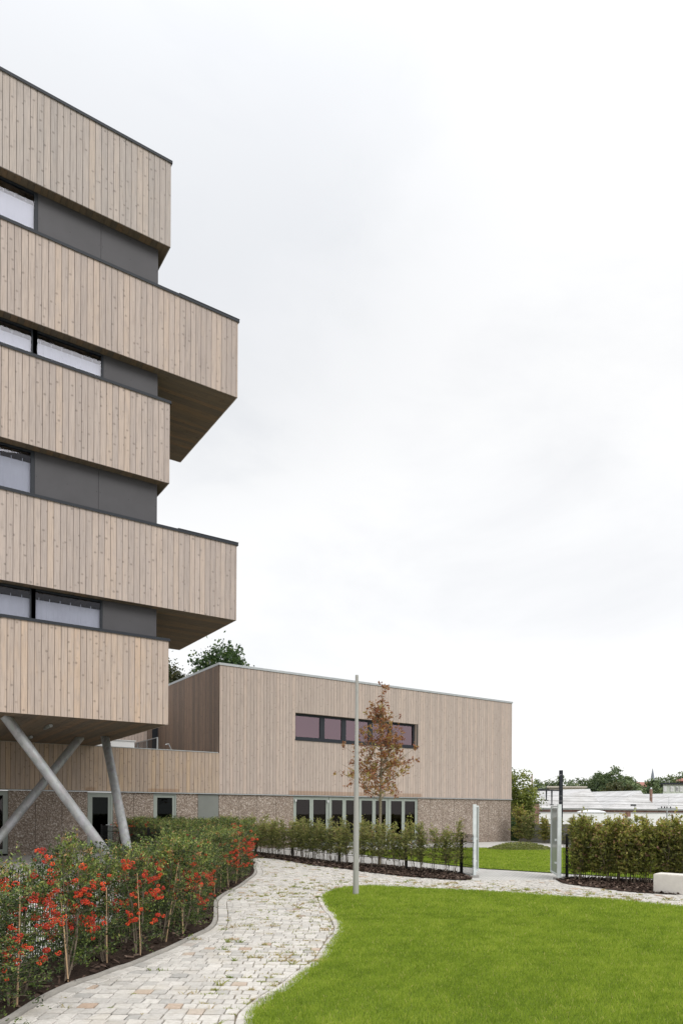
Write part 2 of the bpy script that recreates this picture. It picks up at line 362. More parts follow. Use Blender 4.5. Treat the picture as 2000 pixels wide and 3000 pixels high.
# overcast luminance: gently brighter towards the zenith
el = wn('ShaderNodeMapRange'); t.links.new(sep.outputs[2], el.inputs[0])
el.inputs[1].default_value = .0; el.inputs[2].default_value = 1.; el.inputs[3].default_value = .93; el.inputs[4].default_value = 2.4
cv = wn('ShaderNodeFloatCurve'); cc = cv.mapping.curves[0]
cc.points[0].location = (0, .37); cc.points[1].location = (1, .78)
for p in ((.35, .345), (.60, .345), (.76, .42), (.9, .72)): cc.points.new(*p)
cv.mapping.update(); t.links.new(sep.outputs[2], cv.inputs['Value'])
ms = wn('ShaderNodeMath', operation='MULTIPLY', i_1=2.5); t.links.new(cv.outputs[0], ms.inputs[0])
vm = wn('ShaderNodeVectorMath', operation='SCALE'); gd = wn('ShaderNodeVectorMath', operation='DOT_PRODUCT'); gd.inputs[1].default_value = (ray(150, -150)).normalized(); nrmz = wn('ShaderNodeVectorMath', operation='NORMALIZE')
t.links.new(tc.outputs['Generated'], nrmz.inputs[0]); t.links.new(nrmz.outputs[0], gd.inputs[0])
gn = wn('ShaderNodeMath', operation='MULTIPLY_ADD', i_1=.30, i_2=-.15); t.links.new(nz.outputs[0], gn.inputs[0]); ga = wn('ShaderNodeMath', operation='ADD'); t.links.new(gd.outputs['Value'], ga.inputs[0]); t.links.new(gn.outputs[0], ga.inputs[1])
gm_ = wn('ShaderNodeMapRange', interpolation_type='SMOOTHSTEP'); t.links.new(ga.outputs[0], gm_.inputs[0]); gm_.inputs[1].default_value = .85; gm_.inputs[2].default_value = 1.
gx = wn('ShaderNodeMix', data_type='RGBA', blend_type='MULTIPLY'); t.links.new(gm_.outputs[0], gx.inputs[0]); t.links.new(rp.outputs[0], gx.inputs[6]); gx.inputs[7].default_value = (.80, .815, .845, 1)
t.links.new(gx.outputs[2], vm.inputs[0]); t.links.new(ms.outputs[0], vm.inputs['Scale'])
sk = wn('ShaderNodeVectorMath', operation='SCALE', i_Scale=.1); t.links.new(sky.outputs[0], sk.inputs[0])
mx = wn('ShaderNodeMix', data_type='RGBA', i_0=.94); t.links.new(sk.outputs[0], mx.inputs[6]); t.links.new(vm.outputs[0], mx.inputs[7])
t.links.new(mx.outputs[2], bg.inputs[0]); bg.inputs[1].default_value = 1.
sl = bpy.data.lights.new('sun', 'SUN'); sl.energy = 1.45; sl.angle = math.radians(30); sl.color = (1, .975, .94)
so = bpy.data.objects.new('sun', sl); col.objects.link(so)
sd = Vector((-F.x*.75+R0.x*.65, -F.y*.75+R0.y*.65, 0)).normalized()*math.cos(SUN_EL)+Vector((0, 0, math.sin(SUN_EL)))
so.rotation_euler = sd.to_track_quat('Z', 'Y').to_euler()
sky.sun_rotation = math.atan2(sd.x, sd.y)
scene.view_settings.view_transform = 'Standard'; scene.view_settings.look = 'None'; scene.view_settings.exposure = 0.30; scene.view_settings.gamma = 1
scene.cycles.max_bounces = 8; scene.cycles.transparent_max_bounces = 16
# ------------------------------------------------------------------ survey numbers of the buildings
YT, YB = 19.55, 27.82
ks = YT/694.465
zz = lambda v: 1.7+(v-1.7)*ks
VT = [dict(z0=zz(90.829), z1=zz(178.82), x1=7.063, y1=29.4, w=WOOD_LOW),
      dict(z0=zz(211.471), z1=zz(295.075), x1=9.223, y1=24.39, w=WOOD),
      dict(z0=zz(341.582), z1=zz(425.53), x1=7.063, y1=29.4, w=WOOD),
      dict(z0=zz(456.73), z1=zz(540.749), x1=9.223, y1=24.39, w=WOOD),
      dict(z0=zz(586.918), z1=zz(674.972), x1=7.063, y1=29.4, w=WOOD_UP)]
XC, XR, ZR, ZC, ZPAR = 12.327, 30.67, 8.088, 2.43, 4.206
BW = .165
def boards(mb, o, u, L, z0, z1, nrm, th=.022, cuts=(), phase=0.):
    """vertical boards along direction u from o, from z0 to z1; cuts: list of (u0,u1,z0,z1) holes"""
    u = Vector(u); nrm = Vector(nrm); i = 0; s = -phase
    while s < L-1e-4:
        a, b = max(0, s)+.0055, min(L, s+BW)-.0055
        if b-a > .01:
            segs = [(z0, z1)]
            for (c0, c1, h0, h1) in cuts:
                if b > c0+.02 and a < c1-.02:
                    segs = [(p, q_) for lo, hi in segs for p, q_ in ((lo, min(hi, h0)), (max(lo, h1), hi)) if q_-p > .01]
                    if a < c0: pass
            rr = random.random(); uo = random.random()*90; vo = random.random()*60; t_ = th+random.uniform(-.0015, .0015)
            for lo, hi in segs:
                p = Vector(o)+u*a; p.z = lo
                mb.obox(p, u*(b-a), nrm*t_, (0, 0, hi-lo), rr, 0, (uo, vo+lo))
        s += BW
def planks(mb, x0, x1, y0, y1, z, along='Y', th=.02):
    """soffit planks, undersides at z"""
    if along == 'Y':
        s = x1
        while s > x0:
            a = max(x0, s-BW); mb.obox((a+.003, y0, z), (s-a-.006, 0, 0), (0, 0, th), (0, y1-y0, 0), random.random(), 0, (random.random()*90, random.random()*50)); s -= BW
    else:
        s = y0
        while s < y1:
            b = min(y1, s+BW); mb.obox((x0, s+.003, z), (0, b-s-.006, 0), (0, 0, th), (x1-x0, 0, 0), random.random(), 0, (random.random()*90, random.random()*50)); s += BW
# ------------------------------------------------------------------ tower
X0T = -7.0
tower = empty('apartment_tower', (2., YT+3, 0), 'tall stacked timber-clad block with dark recessed bands, raised on slanting grey columns', 'building')
tower_loc = Vector(tower.location)
def P(o, root):                                     # parts are modelled in world metres; keep them there under a moved root
    o.parent = root; o.matrix_parent_inverse = Matrix.Translation(-Vector(root.location)); return o
for i, v in enumerate(VT):
    mb = MB(); th = .022
    mb.box(X0T+.03, v['x1']-.03, YT+.03, v['y1']-.03, v['z0']+.03, v['z1']-.03, 0, 1)
    boards(mb, (v['x1'], YT+.03, 0), (-1, 0, 0), v['x1']-X0T, v['z0'], v['z1'], (0, -1, 0), .03, phase=BW*(.7 if i in (1, 3) else 0))
    boards(mb, (v['x1']-.03, YT+.002, 0), (0, 1, 0), v['y1']-YT-.004, v['z0'], v['z1'], (1, 0, 0), .03)
    boards(mb, (X0T+.2, v['y1']-.03, 0), (1, 0, 0), v['x1']-X0T-.22, v['z0'], v['z1'], (0, 1, 0), .03)
    vol = P(mb.build('timber_storey', [v['w'], VOID]), tower)
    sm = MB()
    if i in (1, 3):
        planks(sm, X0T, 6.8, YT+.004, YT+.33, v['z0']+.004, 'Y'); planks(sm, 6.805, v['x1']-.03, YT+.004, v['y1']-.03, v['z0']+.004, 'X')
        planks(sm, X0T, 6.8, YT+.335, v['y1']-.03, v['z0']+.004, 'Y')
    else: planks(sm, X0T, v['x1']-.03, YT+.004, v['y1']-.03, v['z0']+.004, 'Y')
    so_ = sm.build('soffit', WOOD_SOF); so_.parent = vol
    cm = MB(); e_ = .035; zt = v['z1']
    cm.box(X0T, v['x1']+e_, YT-e_, YT+.30, zt+.002, zt+.035); cm.box(v['x1']-.27, v['x1']+e_, YT+.302, v['y1'], zt+.002, zt+.035)
    cm.box(X0T, v['x1']+e_, YT-e_, YT-e_+.006, zt-.045, zt+.001); cm.box(v['x1']+e_-.006, v['x1']+e_, YT-e_+.008, v['y1'], zt-.045, zt+.001)
    if i in (1, 3):      # lapped flashing sleeve near the cantilever end
        cm.box(v['x1']-1.9, v['x1']+e_+.006, YT-e_-.006, YT+.31, zt+.037, zt+.055)
    cp_ = cm.build('coping', DARKMETAL); cp_.parent = vol
# recessed bands with windows
YR = YT+.30
gaps = [(0, 1, [(None, 88), (104, 294)], 300, [], 1400*0+1835), (1, 2, [(None, 90)], 101, [288], 1430), (2, 3, [(None, 92), (109, 297)], 303, [], 1040), (3, 4, [(None, 100)], 111, [296], 620)]
for lo, hi, wins, pend, joints, yy in gaps:
    z0, z1 = VT[lo]['z1']+.0, VT[hi]['z0']+.004
    xs = W(pend, yy, YR)[0]; XE = 6.80
    mb = MB(); cuts_ = [xs]+[W(j, yy+60, YR)[0] for j in joints]+[XE]
    for a, b in zip(cuts_[:-1], cuts_[1:]): mb.box(a+.004, b-.004, YR, YR+.03, z0-.25, z1)
    for a, b in zip(cuts_[:-1], cuts_[1:]):
        nf = max(2, int((b-a)/.6))
        for k_ in range(nf+1):
            xx = a+.05+(b-a-.1)*k_/nf
            for zz_ in (z0+.06, .5*(z0+z1), z1-.08): mb.box(xx-.008, xx+.008, YR-.003, YR-.0005, zz_-.008, zz_+.008, 0, 1)
    mb.box(xs+.01, XE-.01, YR+.031, YR+.2, z0-.25, z1-.002, 0, 1)
    yb_ = min(VT[hi]['y1'], VT[lo]['y1'])-.3
    mb.box(XE-.03, XE-.002, YR+.031, yb_, z0-.25, z1)
    mb.box(X0T+.2, XE-.04, yb_-.1, yb_, z0-.25, z1, 0, 1)
    P(mb.build('dark_wall', [DARK, PANELD]), tower)
    # windows from xs leftwards
    px_edges = []
    fr = MB(); segs = []
    right = xs
    for (a, b) in reversed(wins):
        bx = W(b, yy, YR)[0]; ax = W(a, yy, YR)[0] if a is not None else bx-2.72
        segs.append((ax, bx, right)); right = ax-.0
        right = W(wins[0][1], yy, YR)[0]+.0 if False else ax
    while segs[-1][0] > X0T+3.2:
        ax, bx, _ = segs[-1]; segs.append((ax-.23-2.55, ax-.23, ax))
    for ax, bx, rt in segs:
        fm = MB(); zt_, zb_ = z1-.012, z0+.02
        fm.box(bx, rt-.004 if rt > bx+.01 else bx+.11, YR-.01, YR+.07, zb_, zt_)
        fm.box(ax-.11, ax, YR-.01, YR+.07, zb_, zt_)
        fm.box(ax+.001, bx-.001, YR-.01, YR+.07, zb_, zb_+.055); fm.box(ax+.001, bx-.001, YR-.01, YR+.07, zt_-.05, zt_)
        wf = P(fm.build('window', DARKMETAL), tower)
        pm = MB(); pm.box(ax+.001, bx-.001, YR+.02, YR+.032, zb_+.056, zt_-.051); po = pm.build('pane', GLASS); po.parent = wf
        cu = MB(); n = 60; top = zt_-.05-(.20 if (z1-z0) < 1.1 else .24)
        b0 = len(cu.v)
        for k_ in range(n+1):
            x = ax-.05+(bx-ax+.1)*k_/n; y = YR+.11+.004*math.sin(k_*1.3)+.002*math.sin(k_*3.1)
            cu.v += [(x, y, zb_), (x, y, top)]
        for k_ in range(n): cu.face([b0+2*k_, b0+2*k_+2, b0+2*k_+3, b0+2*k_+1])
        x = ax+.1
        while x < bx: cu.box(x-.008, x+.008, YR+.10, YR+.108, top, top+.07); x += .27
        cu_o = cu.build('curtain', CURT, smooth=False); cu_o.parent = wf
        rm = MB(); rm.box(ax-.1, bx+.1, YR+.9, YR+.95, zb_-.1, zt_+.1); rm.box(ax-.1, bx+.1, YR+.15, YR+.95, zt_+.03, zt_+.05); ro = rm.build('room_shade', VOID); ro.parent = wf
# columns: galvanised tubes
def column(a, b, r=.138):
    a = Vector(a); b = Vector(b); mb = MB(); n = 20
    pts = [a+(b-a)*k_/6 for k_ in range(7)]; mb.tube(pts, r, n, caps=False)
    o = mb.build('support_column', GALV, smooth=True); P(o, tower)
    pl = MB(); pl.tube([(b.x, b.y, .0), (b.x, b.y, .03)], .26, 20); po = pl.build('base_plate', GALV); po.parent = o
    return o
zs = VT[0]['z0']+.02
def at_z(px, py, z):
    r = ray(px, py); t_ = (z-H)/r.z; return (r.x*t_, r.y*t_, z)
c1t = at_z(15, 2098, zs); c3t = at_z(307, 2157, zs); c2t = at_z(236, 2160, zs)
column(c1t, (*CP(347, 20.0), 0)); column(c3t, (*CP(386, 20.0), 0))
column(c2t, (*CP(-72, 20.3), 0))
for (px, py, dx) in ((140, 2131, 1), (85, 2163, 1)):
    p = at_z(px, py, zs-.07); lm = MB(); d_ = Vector((0, 1, 0))
    lm.tube([Vector(p)-d_*.45, Vector(p)+d_*.45], .045, 12); lm.box(p[0]-.03, p[0]+.03, p[1]-.35, p[1]+.35, p[2]+.03, zs-.003)
    lo_ = P(lm.build('ceiling_light', PANELG, smooth=True), tower)
    em = MB(); em.tube([Vector(p)-d_*.475, Vector(p)-d_*.451], .046, 12); eo = em.build('end_cap', ALU); eo.parent = lo_
# ------------------------------------------------------------------ low timber building
bld = empty('timber_building', (XC, YB, 0), 'low building with vertical timber boards over a pebble concrete base and a five-pane window', 'building')
# window and door survey
wx0, wz1 = W(865, 2088, YB)[0], W(865, 2088, YB)[1]; wx1 = W(1219.4, 2124, YB)[0]; wz0 = W(864.5, 2166, YB)[1]
Zw0, Zw1 = wz0, wz1
doorheads = [(W(250, 2300, YB)[0], W(278, 2300, YB)[0], ZC+.16), (W(433, 2300, YB)[0], W(524, 2300, YB)[0], ZC+.17), (W(845, 2300, YB)[0], W(1234, 2300, YB)[0], ZC+.22)]
WOOD_F = m_wood('facade_larch', (.385, .322, .285), (.445, .372, .328), (.475, .385, .33), .3, .7, doorheads)
WOOD_M = m_wood('facade_larch_low_wing', (.35, .28, .23), (.41, .325, .26), (.45, .335, .235), .5, .9, doorheads)
mb = MB()
boards(mb, (XC, YB, 0), (1, 0, 0), XR-XC, ZC+.03, ZR, (0, -1, 0), .025, cuts=[(wx0-XC, wx1-XC, Zw0, Zw1)])
mb.box(XC+.01, wx0-.03, YB+.002, YB+.35, ZC, ZR-.01, 0, 1); mb.box(wx1+.03, XR-.04, YB+.002, YB+.35, ZC, ZR-.01, 0, 1)
mb.box(wx0-.028, wx1+.028, YB+.002, YB+.35, ZC, Zw0-.03, 0, 1); mb.box(wx0-.028, wx1+.028, YB+.002, YB+.35, Zw1+.03, ZR-.01, 0, 1)
# lined reveals
mb.obox((wx1, YB+.001, Zw0), (.022, 0, 0), (0, .28, 0), (0, 0, Zw1-Zw0), .7, 0, (3, 4)); mb.obox((wx0-.022, YB+.001, Zw0), (.022, 0, 0), (0, .28, 0), (0, 0, Zw1-Zw0), .5, 0, (13, 4))
mb.obox((wx0, YB+.001, Zw1), (0, .28, 0), (0, 0, .022), (wx1-wx0, 0, 0), .2, 0, (23, 4))
mb.box(XR-.03, XR-.004, YB+.36, YB+16, .0, ZR-.02, 0, 1); mb.box(XC+.05, XR-.05, YB+16, YB+16.03, 0, ZR-.02, 0, 1)
facade = P(mb.build('facade_cladding', [WOOD_F, PANELD]), bld)
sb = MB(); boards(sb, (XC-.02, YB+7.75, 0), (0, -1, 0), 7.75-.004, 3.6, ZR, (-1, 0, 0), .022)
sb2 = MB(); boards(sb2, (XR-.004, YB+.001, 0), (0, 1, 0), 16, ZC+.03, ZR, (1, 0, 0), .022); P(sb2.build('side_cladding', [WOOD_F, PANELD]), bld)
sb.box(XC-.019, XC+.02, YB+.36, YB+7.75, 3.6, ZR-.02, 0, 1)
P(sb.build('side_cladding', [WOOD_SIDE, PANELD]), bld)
rb = MB(); rb.box(XC, XR-.05, YB+.36, YB+16, ZR-.30, ZR-.24); P(rb.build('roof', CONCD), bld)
cp = MB(); cp.box(XC-.05, XR+.04, YB-.06, YB+.30, ZR, ZR+.05); cp.box(XC-.05, XC+.25, YB+.302, YB+16, ZR, ZR+.05); cp.box(XR-.25, XR+.04, YB+.302, YB+16, ZR, ZR+.05)
cp.box(XC-.05, XR+.04, YB-.06, YB-.053, ZR-.05, ZR-.001); cp.box(XC-.05, XC-.043, YB-.052, YB+16, ZR-.05, ZR-.001)
P(cp.build('coping', ALU), bld)
# low wing
X0W = -8.
lw = MB(); boards(lw, (XC-.001, YB, 0), (-1, 0, 0), XC-X0W, ZC+.03, ZPAR, (0, -1, 0), .025)
lw.box(X0W, XC-.03, YB+.002, YB+.2, ZC, ZPAR-.01, 0, 1); P(lw.build('low_wing_cladding', [WOOD_M, PANELD]), bld)
lc = MB(); lc.box(X0W, XC-.055, YB-.05, YB+.25, ZPAR+.001, ZPAR+.03); P(lc.build('parapet_coping', ALU), bld)
tr = MB(); tr.box(X0W, XC-.03, YB+.21, YB+16, ZPAR-.35, ZPAR-.28); P(tr.build('terrace_deck', CONCD), bld)
fl = MB(); fl.box(X0W, XR+.03, YB-.055, YB+.01, ZC-.012, ZC+.022); P(fl.build('drip_flashing', ALU), bld)
# base: exposed aggregate panels with open joints, holes for doors and windows
opens = [('window', 0-60, 24), ('door', 257, 331), ('window', 450, 517), ('panel', 580, 641), ('doors', 860, 1224)]
OX = []
for kind, a, b in opens: OX.append((kind, W(a, 2440, YB)[0], W(b, 2440, YB)[0]))
pj = [W(p_, 2400, YB)[0] for p_ in (104, 182, 392, 699, 754, 808, 1260.6, 1297, 1331, 1365, 1398, 1431, 1462)]
edges = sorted([X0W, XR]+pj+[x for o_ in OX for x in o_[1:]]+[X0W+3, X0W+6])
runs = [(X0W, OX[0][1])]+[(p_[2], q_[1]) for p_, q_ in zip(OX[:-1], OX[1:])]+[(OX[-1][2], XR)]
for ra, rb_ in runs:
    if rb_-ra < .05: continue
    pm = MB()
    for a, b in zip(edges[:-1], edges[1:]):
        if ra-1e-6 <= a and b <= rb_+1e-6 and b-a > .05: pm.box(a+.007, b-.007, YB+.03, YB+.16, 0, ZC-.014)
    pm.box(ra, min(rb_, XR-.2), YB+.165, YB+.2, 0, ZC-.02, 0, 1)
    P(pm.build('pebble_concrete_base', [AGG, PANELD]), bld)
sd_ = MB(); sd_.box(XR-.17, XR-.03, YB+.165, YB+16, 0, ZC-.014); P(sd_.build('side_base', AGG), bld)
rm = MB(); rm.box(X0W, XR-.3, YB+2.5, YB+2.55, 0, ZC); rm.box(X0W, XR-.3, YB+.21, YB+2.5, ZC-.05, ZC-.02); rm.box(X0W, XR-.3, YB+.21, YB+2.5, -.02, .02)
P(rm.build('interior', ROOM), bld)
def frame_rect(mb, x0, x1, z0, z1, fw, y0, y1, bottom=None):
    mb.box(x0, x0+fw, y0, y1, z0, z1); mb.box(x1-fw, x1, y0, y1, z0, z1)
    mb.box(x0+fw, x1-fw, y0, y1, z1-fw, z1); mb.box(x0+fw, x1-fw, y0, y1, z0, z0+(bottom or fw))
def leaf(root, name, x0, x1, z0, z1, fw, glass, handle=None, bottom=None, mat=None):
    m_ = MB(); frame_rect(m_, x0, x1, z0, z1, fw, YB+.06, YB+.12, bottom); f_ = P(m_.build(name, mat or FRAME), bld)
    g_ = MB(); g_.box(x0+fw, x1-fw, YB+.085, YB+.095, z0+(bottom or fw), z1-fw); go_ = g_.build('pane', glass); go_.parent = f_
    gk = MB(); a0, a1, b0, b1 = x0+fw, x1-fw, z0+(bottom or fw), z1-fw; s_ = .012
    gk.box(a0, a0+s_, YB+.07, YB+.084, b0, b1); gk.box(a1-s_, a1, YB+.07, YB+.084, b0, b1); gk.box(a0+s_, a1-s_, YB+.07, YB+.084, b1-s_, b1)
    gk.build('gasket', BLACK).parent = f_
    if handle is not None:
        h_ = MB(); h_.box(handle-.02, handle+.02, YB+.045, YB+.06, 1.0, 1.22); h_.tube([(handle, YB+.055, 1.12), (handle, YB+.005, 1.12), (handle-.13, YB+.005, 1.12)], .011, 8)
        h_.build('handle', ALU, smooth=False).parent = f_
    return f_
zt = ZC-.03
a, b = OX[1][1:]; om = MB(); frame_rect(om, a+.003, b-.003, .02, zt, .09, YB+.04, YB+.14, .04); P(om.build('door_frame', FRAME), bld)
leaf(bld, 'door', a+.095, b-.095, .07, zt-.095, .09, GLASS_BLK, b-.15, .12)
a, b = OX[0][1:]; leaf(bld, 'window', a, b, .08, zt, .17, GLASS_DK)
a, b = OX[2][1:]; om = MB(); frame_rect(om, a+.003, b-.003, .35, zt, .06, YB+.04, YB+.14); P(om.build('window_frame', FRAME), bld)
leaf(bld, 'window', a+.065, b-.065, .41, zt-.065, .10, GLASS_BLK)
pm2 = MB(); pm2.box(a, b, YB+.03, YB+.16, 0, .345); P(pm2.build('window_apron', AGG), bld)
a, b = OX[3][1:]; pp = MB(); pp.box(a+.01, b-.01, YB+.035, YB+.10, .03, zt); P(pp.build('blind_panel', PANELG), bld)
px_ = [860, 964.5, 1052.5, 1139, 1224]
for i in range(4):
    a, b = W(px_[i], 2440, YB)[0]+.012, W(px_[i+1], 2440, YB)[0]-.012
    mid = a+(b-a)*.505
    om = MB(); frame_rect(om, a, b, .02, zt, .05, YB+.05, YB+.15, .03); P(om.build('door_frame', FRAME), bld)
    leaf(bld, 'glass_door', a+.052, mid-.003, .06, zt-.052, .10, GLASS_DK, mid-.06 if i in (1, 2) else None, .14); leaf(bld, 'glass_door', mid+.003, b-.052, .06, zt-.052, .10, GLASS_DK, None, .14)
# hinges / lamps: small white door closers
for px in (865.5, 960):
    x = W(px, 2350, YB)[0]
    for z in ((ZC-.28, ZC-1.75) if px < 900 else (ZC-.30,)):
        m_ = MB(); m_.tube([(x, YB-.03, z), (x, YB-.03, z+.10)], .035, 8); m_.box(x-.03, x+.03, YB-.03, YB+.05, z+.03, z+.08); P(m_.build('wall_light', WHITE), bld)
# strip window
sw = MB(); y0, y1 = YB+.16, YB+.26
frame_rect(sw, wx0+.002, wx1-.002, Zw0+.002, Zw1-.01, .10, y0, y1, .14)
muls = [W(p_, q_, YB+.2)[0] for p_, q_ in ((942.5, 2140), (1005.5, 2150), (1083.5, 2160), (1141, 2160))]
for i, x in enumerate(muls): sw.box(x-.13, x+.13, y0, y1, Zw0+.142, Zw1-.112)
sw_o = P(sw.build('strip_window', DARKMETAL), bld)
xs_ = [wx0+.10]+[x for m_ in muls for x in (m_-.13, m_+.13)]+[wx1-.10]
for a, b in zip(xs_[::2], xs_[1::2]):
    g_ = MB(); g_.box(a, b, YB+.20, YB+.21, Zw0+.142, Zw1-.112); g_.build('pane', GLASS_PU).parent = sw_o
sl_ = MB(); sl_.box(wx0-.03, wx1+.05, YB-.06, YB+.159, Zw0-.05, Zw0); sl_.build('sill', DARKMETAL).parent = sw_o
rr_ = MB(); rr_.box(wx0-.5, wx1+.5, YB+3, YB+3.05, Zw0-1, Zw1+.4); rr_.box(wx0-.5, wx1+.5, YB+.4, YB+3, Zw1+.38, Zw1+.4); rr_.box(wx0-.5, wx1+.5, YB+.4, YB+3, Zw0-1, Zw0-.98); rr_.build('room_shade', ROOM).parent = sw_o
# roof terrace behind the parapet
tb = MB(); YW = YB+7.8; boards(tb, (XC-.6, YW, 0), (-1, 0, 0), 14, 3.6, 7.4, (0, -1, 0), .022)
tb.box(-2, XC-.6, YW+.003, YW+.3, 3.6, 7.4, 0, 1)
P(tb.build('terrace_wall', [WOOD_F, PANELD]), bld)
tg = MB(); tg.box(XC-.58, XC-.34, YW-.02, YW+.05, 3.6, 7.3, 0, 0); tg.box(XC-.335, XC-.03, YW-.06, YW+.02, 3.6, 7.3, 0, 1)
P(tg.build('terrace_door', [WOOD_SIDE, DARKMETAL]), bld)
def rail(xr, ya, yb, zt):
    m_ = MB(); n = 3; m_.box(xr-.03, xr+.03, ya-.03, yb+.03, zt+.031, zt+.06)
    for k_ in range(n+1):
        y = ya+(yb-ya)*k_/n; m_.box(xr-.03, xr+.03, y-.03, y+.03, 3.9, zt+.03)
    o = P(m_.build('terrace_railing', ALU), bld); f_ = MB()
    k_ = 0
    z = 4.15
    while z < zt: f_.box(xr-.006, xr+.006, ya+.04, yb-.04, z, z+.012); z += .045
    y = ya+.05
    while y < yb: f_.box(xr+.007, xr+.015, y, y+.012, 4.1, zt); y += .09
    f_.build('railing_mesh', DARKMETAL).parent = o
p459 = ray(461, 2163); tq = (5.12-H)/p459.z; rail(p459.x*tq, p459.y*tq, p459.y*tq+4.4, 5.1)
hb = MB(); q0 = W(503, 2200, YB+1.0); q1 = W(494, 2180, YB+1.0); q2 = W(484.5, 2182, YB+1.0)
hb.tube([(q0[0], YB+1, 3.9), (q0[0], YB+1, q0[1]), (q1[0], YB+1, q1[1]), (q2[0], YB+1, q2[1])], .022, 8); P(hb.build('vent_pipe', ALU), bld)
rx = MB(); xa, za = W(318, 2168, YB+3.2); xb, zb = W(394, 2171, YB+3.2); rx.box(xa-2.4, xb, YB+3.2, YB+5.2, 3.8, za); rx.box(xa-2.45, xb+.06, YB+3.14, YB+5.3, za+.002, za+.03)
P(rx.build('rooftop_housing', WHITE), bld)
# ------------------------------------------------------------------ ground sheets
gm = MB(); XS = [-900, 31.25, 31.35, 1200]; YS = [-900, 1500]; zf = [0, 0, -3.2, -3.2]
for i in range(3): gm.poly([(XS[i], YS[0], zf[i]), (XS[i+1], YS[0], zf[i+1]), (XS[i+1], YS[1], zf[i+1]), (XS[i], YS[1], zf[i])])
tag(gm.build('ground', TERR), kind='structure')
cm = MB(); cm.poly([(-30, -12, .004), (30.85, -12, .004), (30.85, YB+.02, .004), (-30, YB+.02, .004)]); tag(cm.build('courtyard_paving', FINE), kind='structure')
KL = [(-40, 3040), (19, 2998), (96, 2947), (153, 2916), (223, 2886), (277, 2870), (332, 2848), (376, 2835), (437, 2809), (491, 2786), (561, 2751), (603, 2730), (621, 2712), (626, 2688), (626, 2660), (631, 2642), (659, 2621), (694, 2603), (722, 2582), (740, 2568), (745, 2556), (741, 2542), (738, 2526)]
KLw = [G(*p) for p in KL]+[(10.4, 24.), (10.5, YB-.05)]; KLw = [(KLw[0][0]-1.6*.2, KLw[0][1]-1.6)]+KLw
KLs = resample(smooth_line(KLw, 4), .12)
LE = [(720, 3060), (733, 3000), (735, 2982), (765, 2954), (807, 2923), (849, 2898), (898, 2856), (947, 2821), (968, 2786), (982, 2761), (1000, 2737), (1001, 2719), (985, 2688), (966, 2670), (952, 2645), (950, 2631), (968, 2617), (996, 2608), (1052, 2601), (1102, 2600.6), (1210, 2606), (1316, 2611), (1421, 2616), (1550, 2624), (1625, 2630), (1801, 2642), (1906, 2653), (2000, 2662), (2100, 2672)]
LEw = [G(*p) for p in LE]; LEs = resample(smooth_line(LEw, 4), .12)
endl = LEs[-1]; LEs += [(endl[0]+2.2, endl[1]-3.2)]
lawn_poly = LEs+[C(9, 2), C(0, 1.5), C(-1.2, 2.5), C(-1.25, 4.6)]
MN = [(738, 2518), (745, 2516), (814, 2521), (912, 2538), (1000, 2548), (1070, 2558.5), (1175, 2571), (1280, 2579), (1351, 2583), (1378, 2582)]      # near edge of the middle bed
MNw = [(11.5, YB-.05), (11.5, 24.4)]+[G(*p) for p in MN]; MNs = smooth_line(MNw, 4)
mid_back = [G(1382, 2577), G(1351, 2562), G(1280, 2551.5), G(1210, 2546), G(1105, 2537), G(1000, 2531), (12.75, 22), (12.8, YB-.05)]
bed_mid = MNs+mid_back
RN = [(1628, 2581), (1651, 2593), (1715, 2602), (1779, 2610), (1830, 2617), (1870, 2620), (1900, 2622)]
RNw = [G(*p) for p in RN]; e0 = RNw[-1]; RNw += [(e0[0]+1.2, e0[1]-1.6), (e0[0]+2.6, e0[1]-3.6)]
RB = [G(1642, 2577), G(1676, 2574), G(1753, 2577), G(1911, 2582)]; RB += [(RB[-1][0]+1.6, RB[-1][1]-3.2), (RB[-1][0]+2.6, RB[-1][1]-5.2)]
bed_right = smooth_line(RNw, 3)+list(reversed(RB))
left_fence = [C(-3.35, 3.2), C(-3.22, 6.), C(-3.09, 8.4), C(-3.14, 11.3), C(-3.2, 14.6), C(-3.3, 18), (7.3, 19.4), (7.3, 22.), (7.3, 24.6), (7.3, YB-.2)]
bed_left = KLs+[(7.35, YB-.05)]+[(p[0]-.35*0.75, p[1]+.15) for p in reversed(left_fence[:-1])]
path_poly = KLs+MNs[:]+[G(1378, 2582), G(1628, 2581)]+RNw+[(endl[0]+3.5, endl[1]-3.6), (endl[0]+2.2, endl[1]-3.2)]+list(reversed(LEs[:-1]))+[C(-1.25, 4.0), C(-3, 4.0)]
sp = MB(); sp.poly([(x, y, .008) for x, y in path_poly]); tag(sp.build('path', SAND), kind='structure')
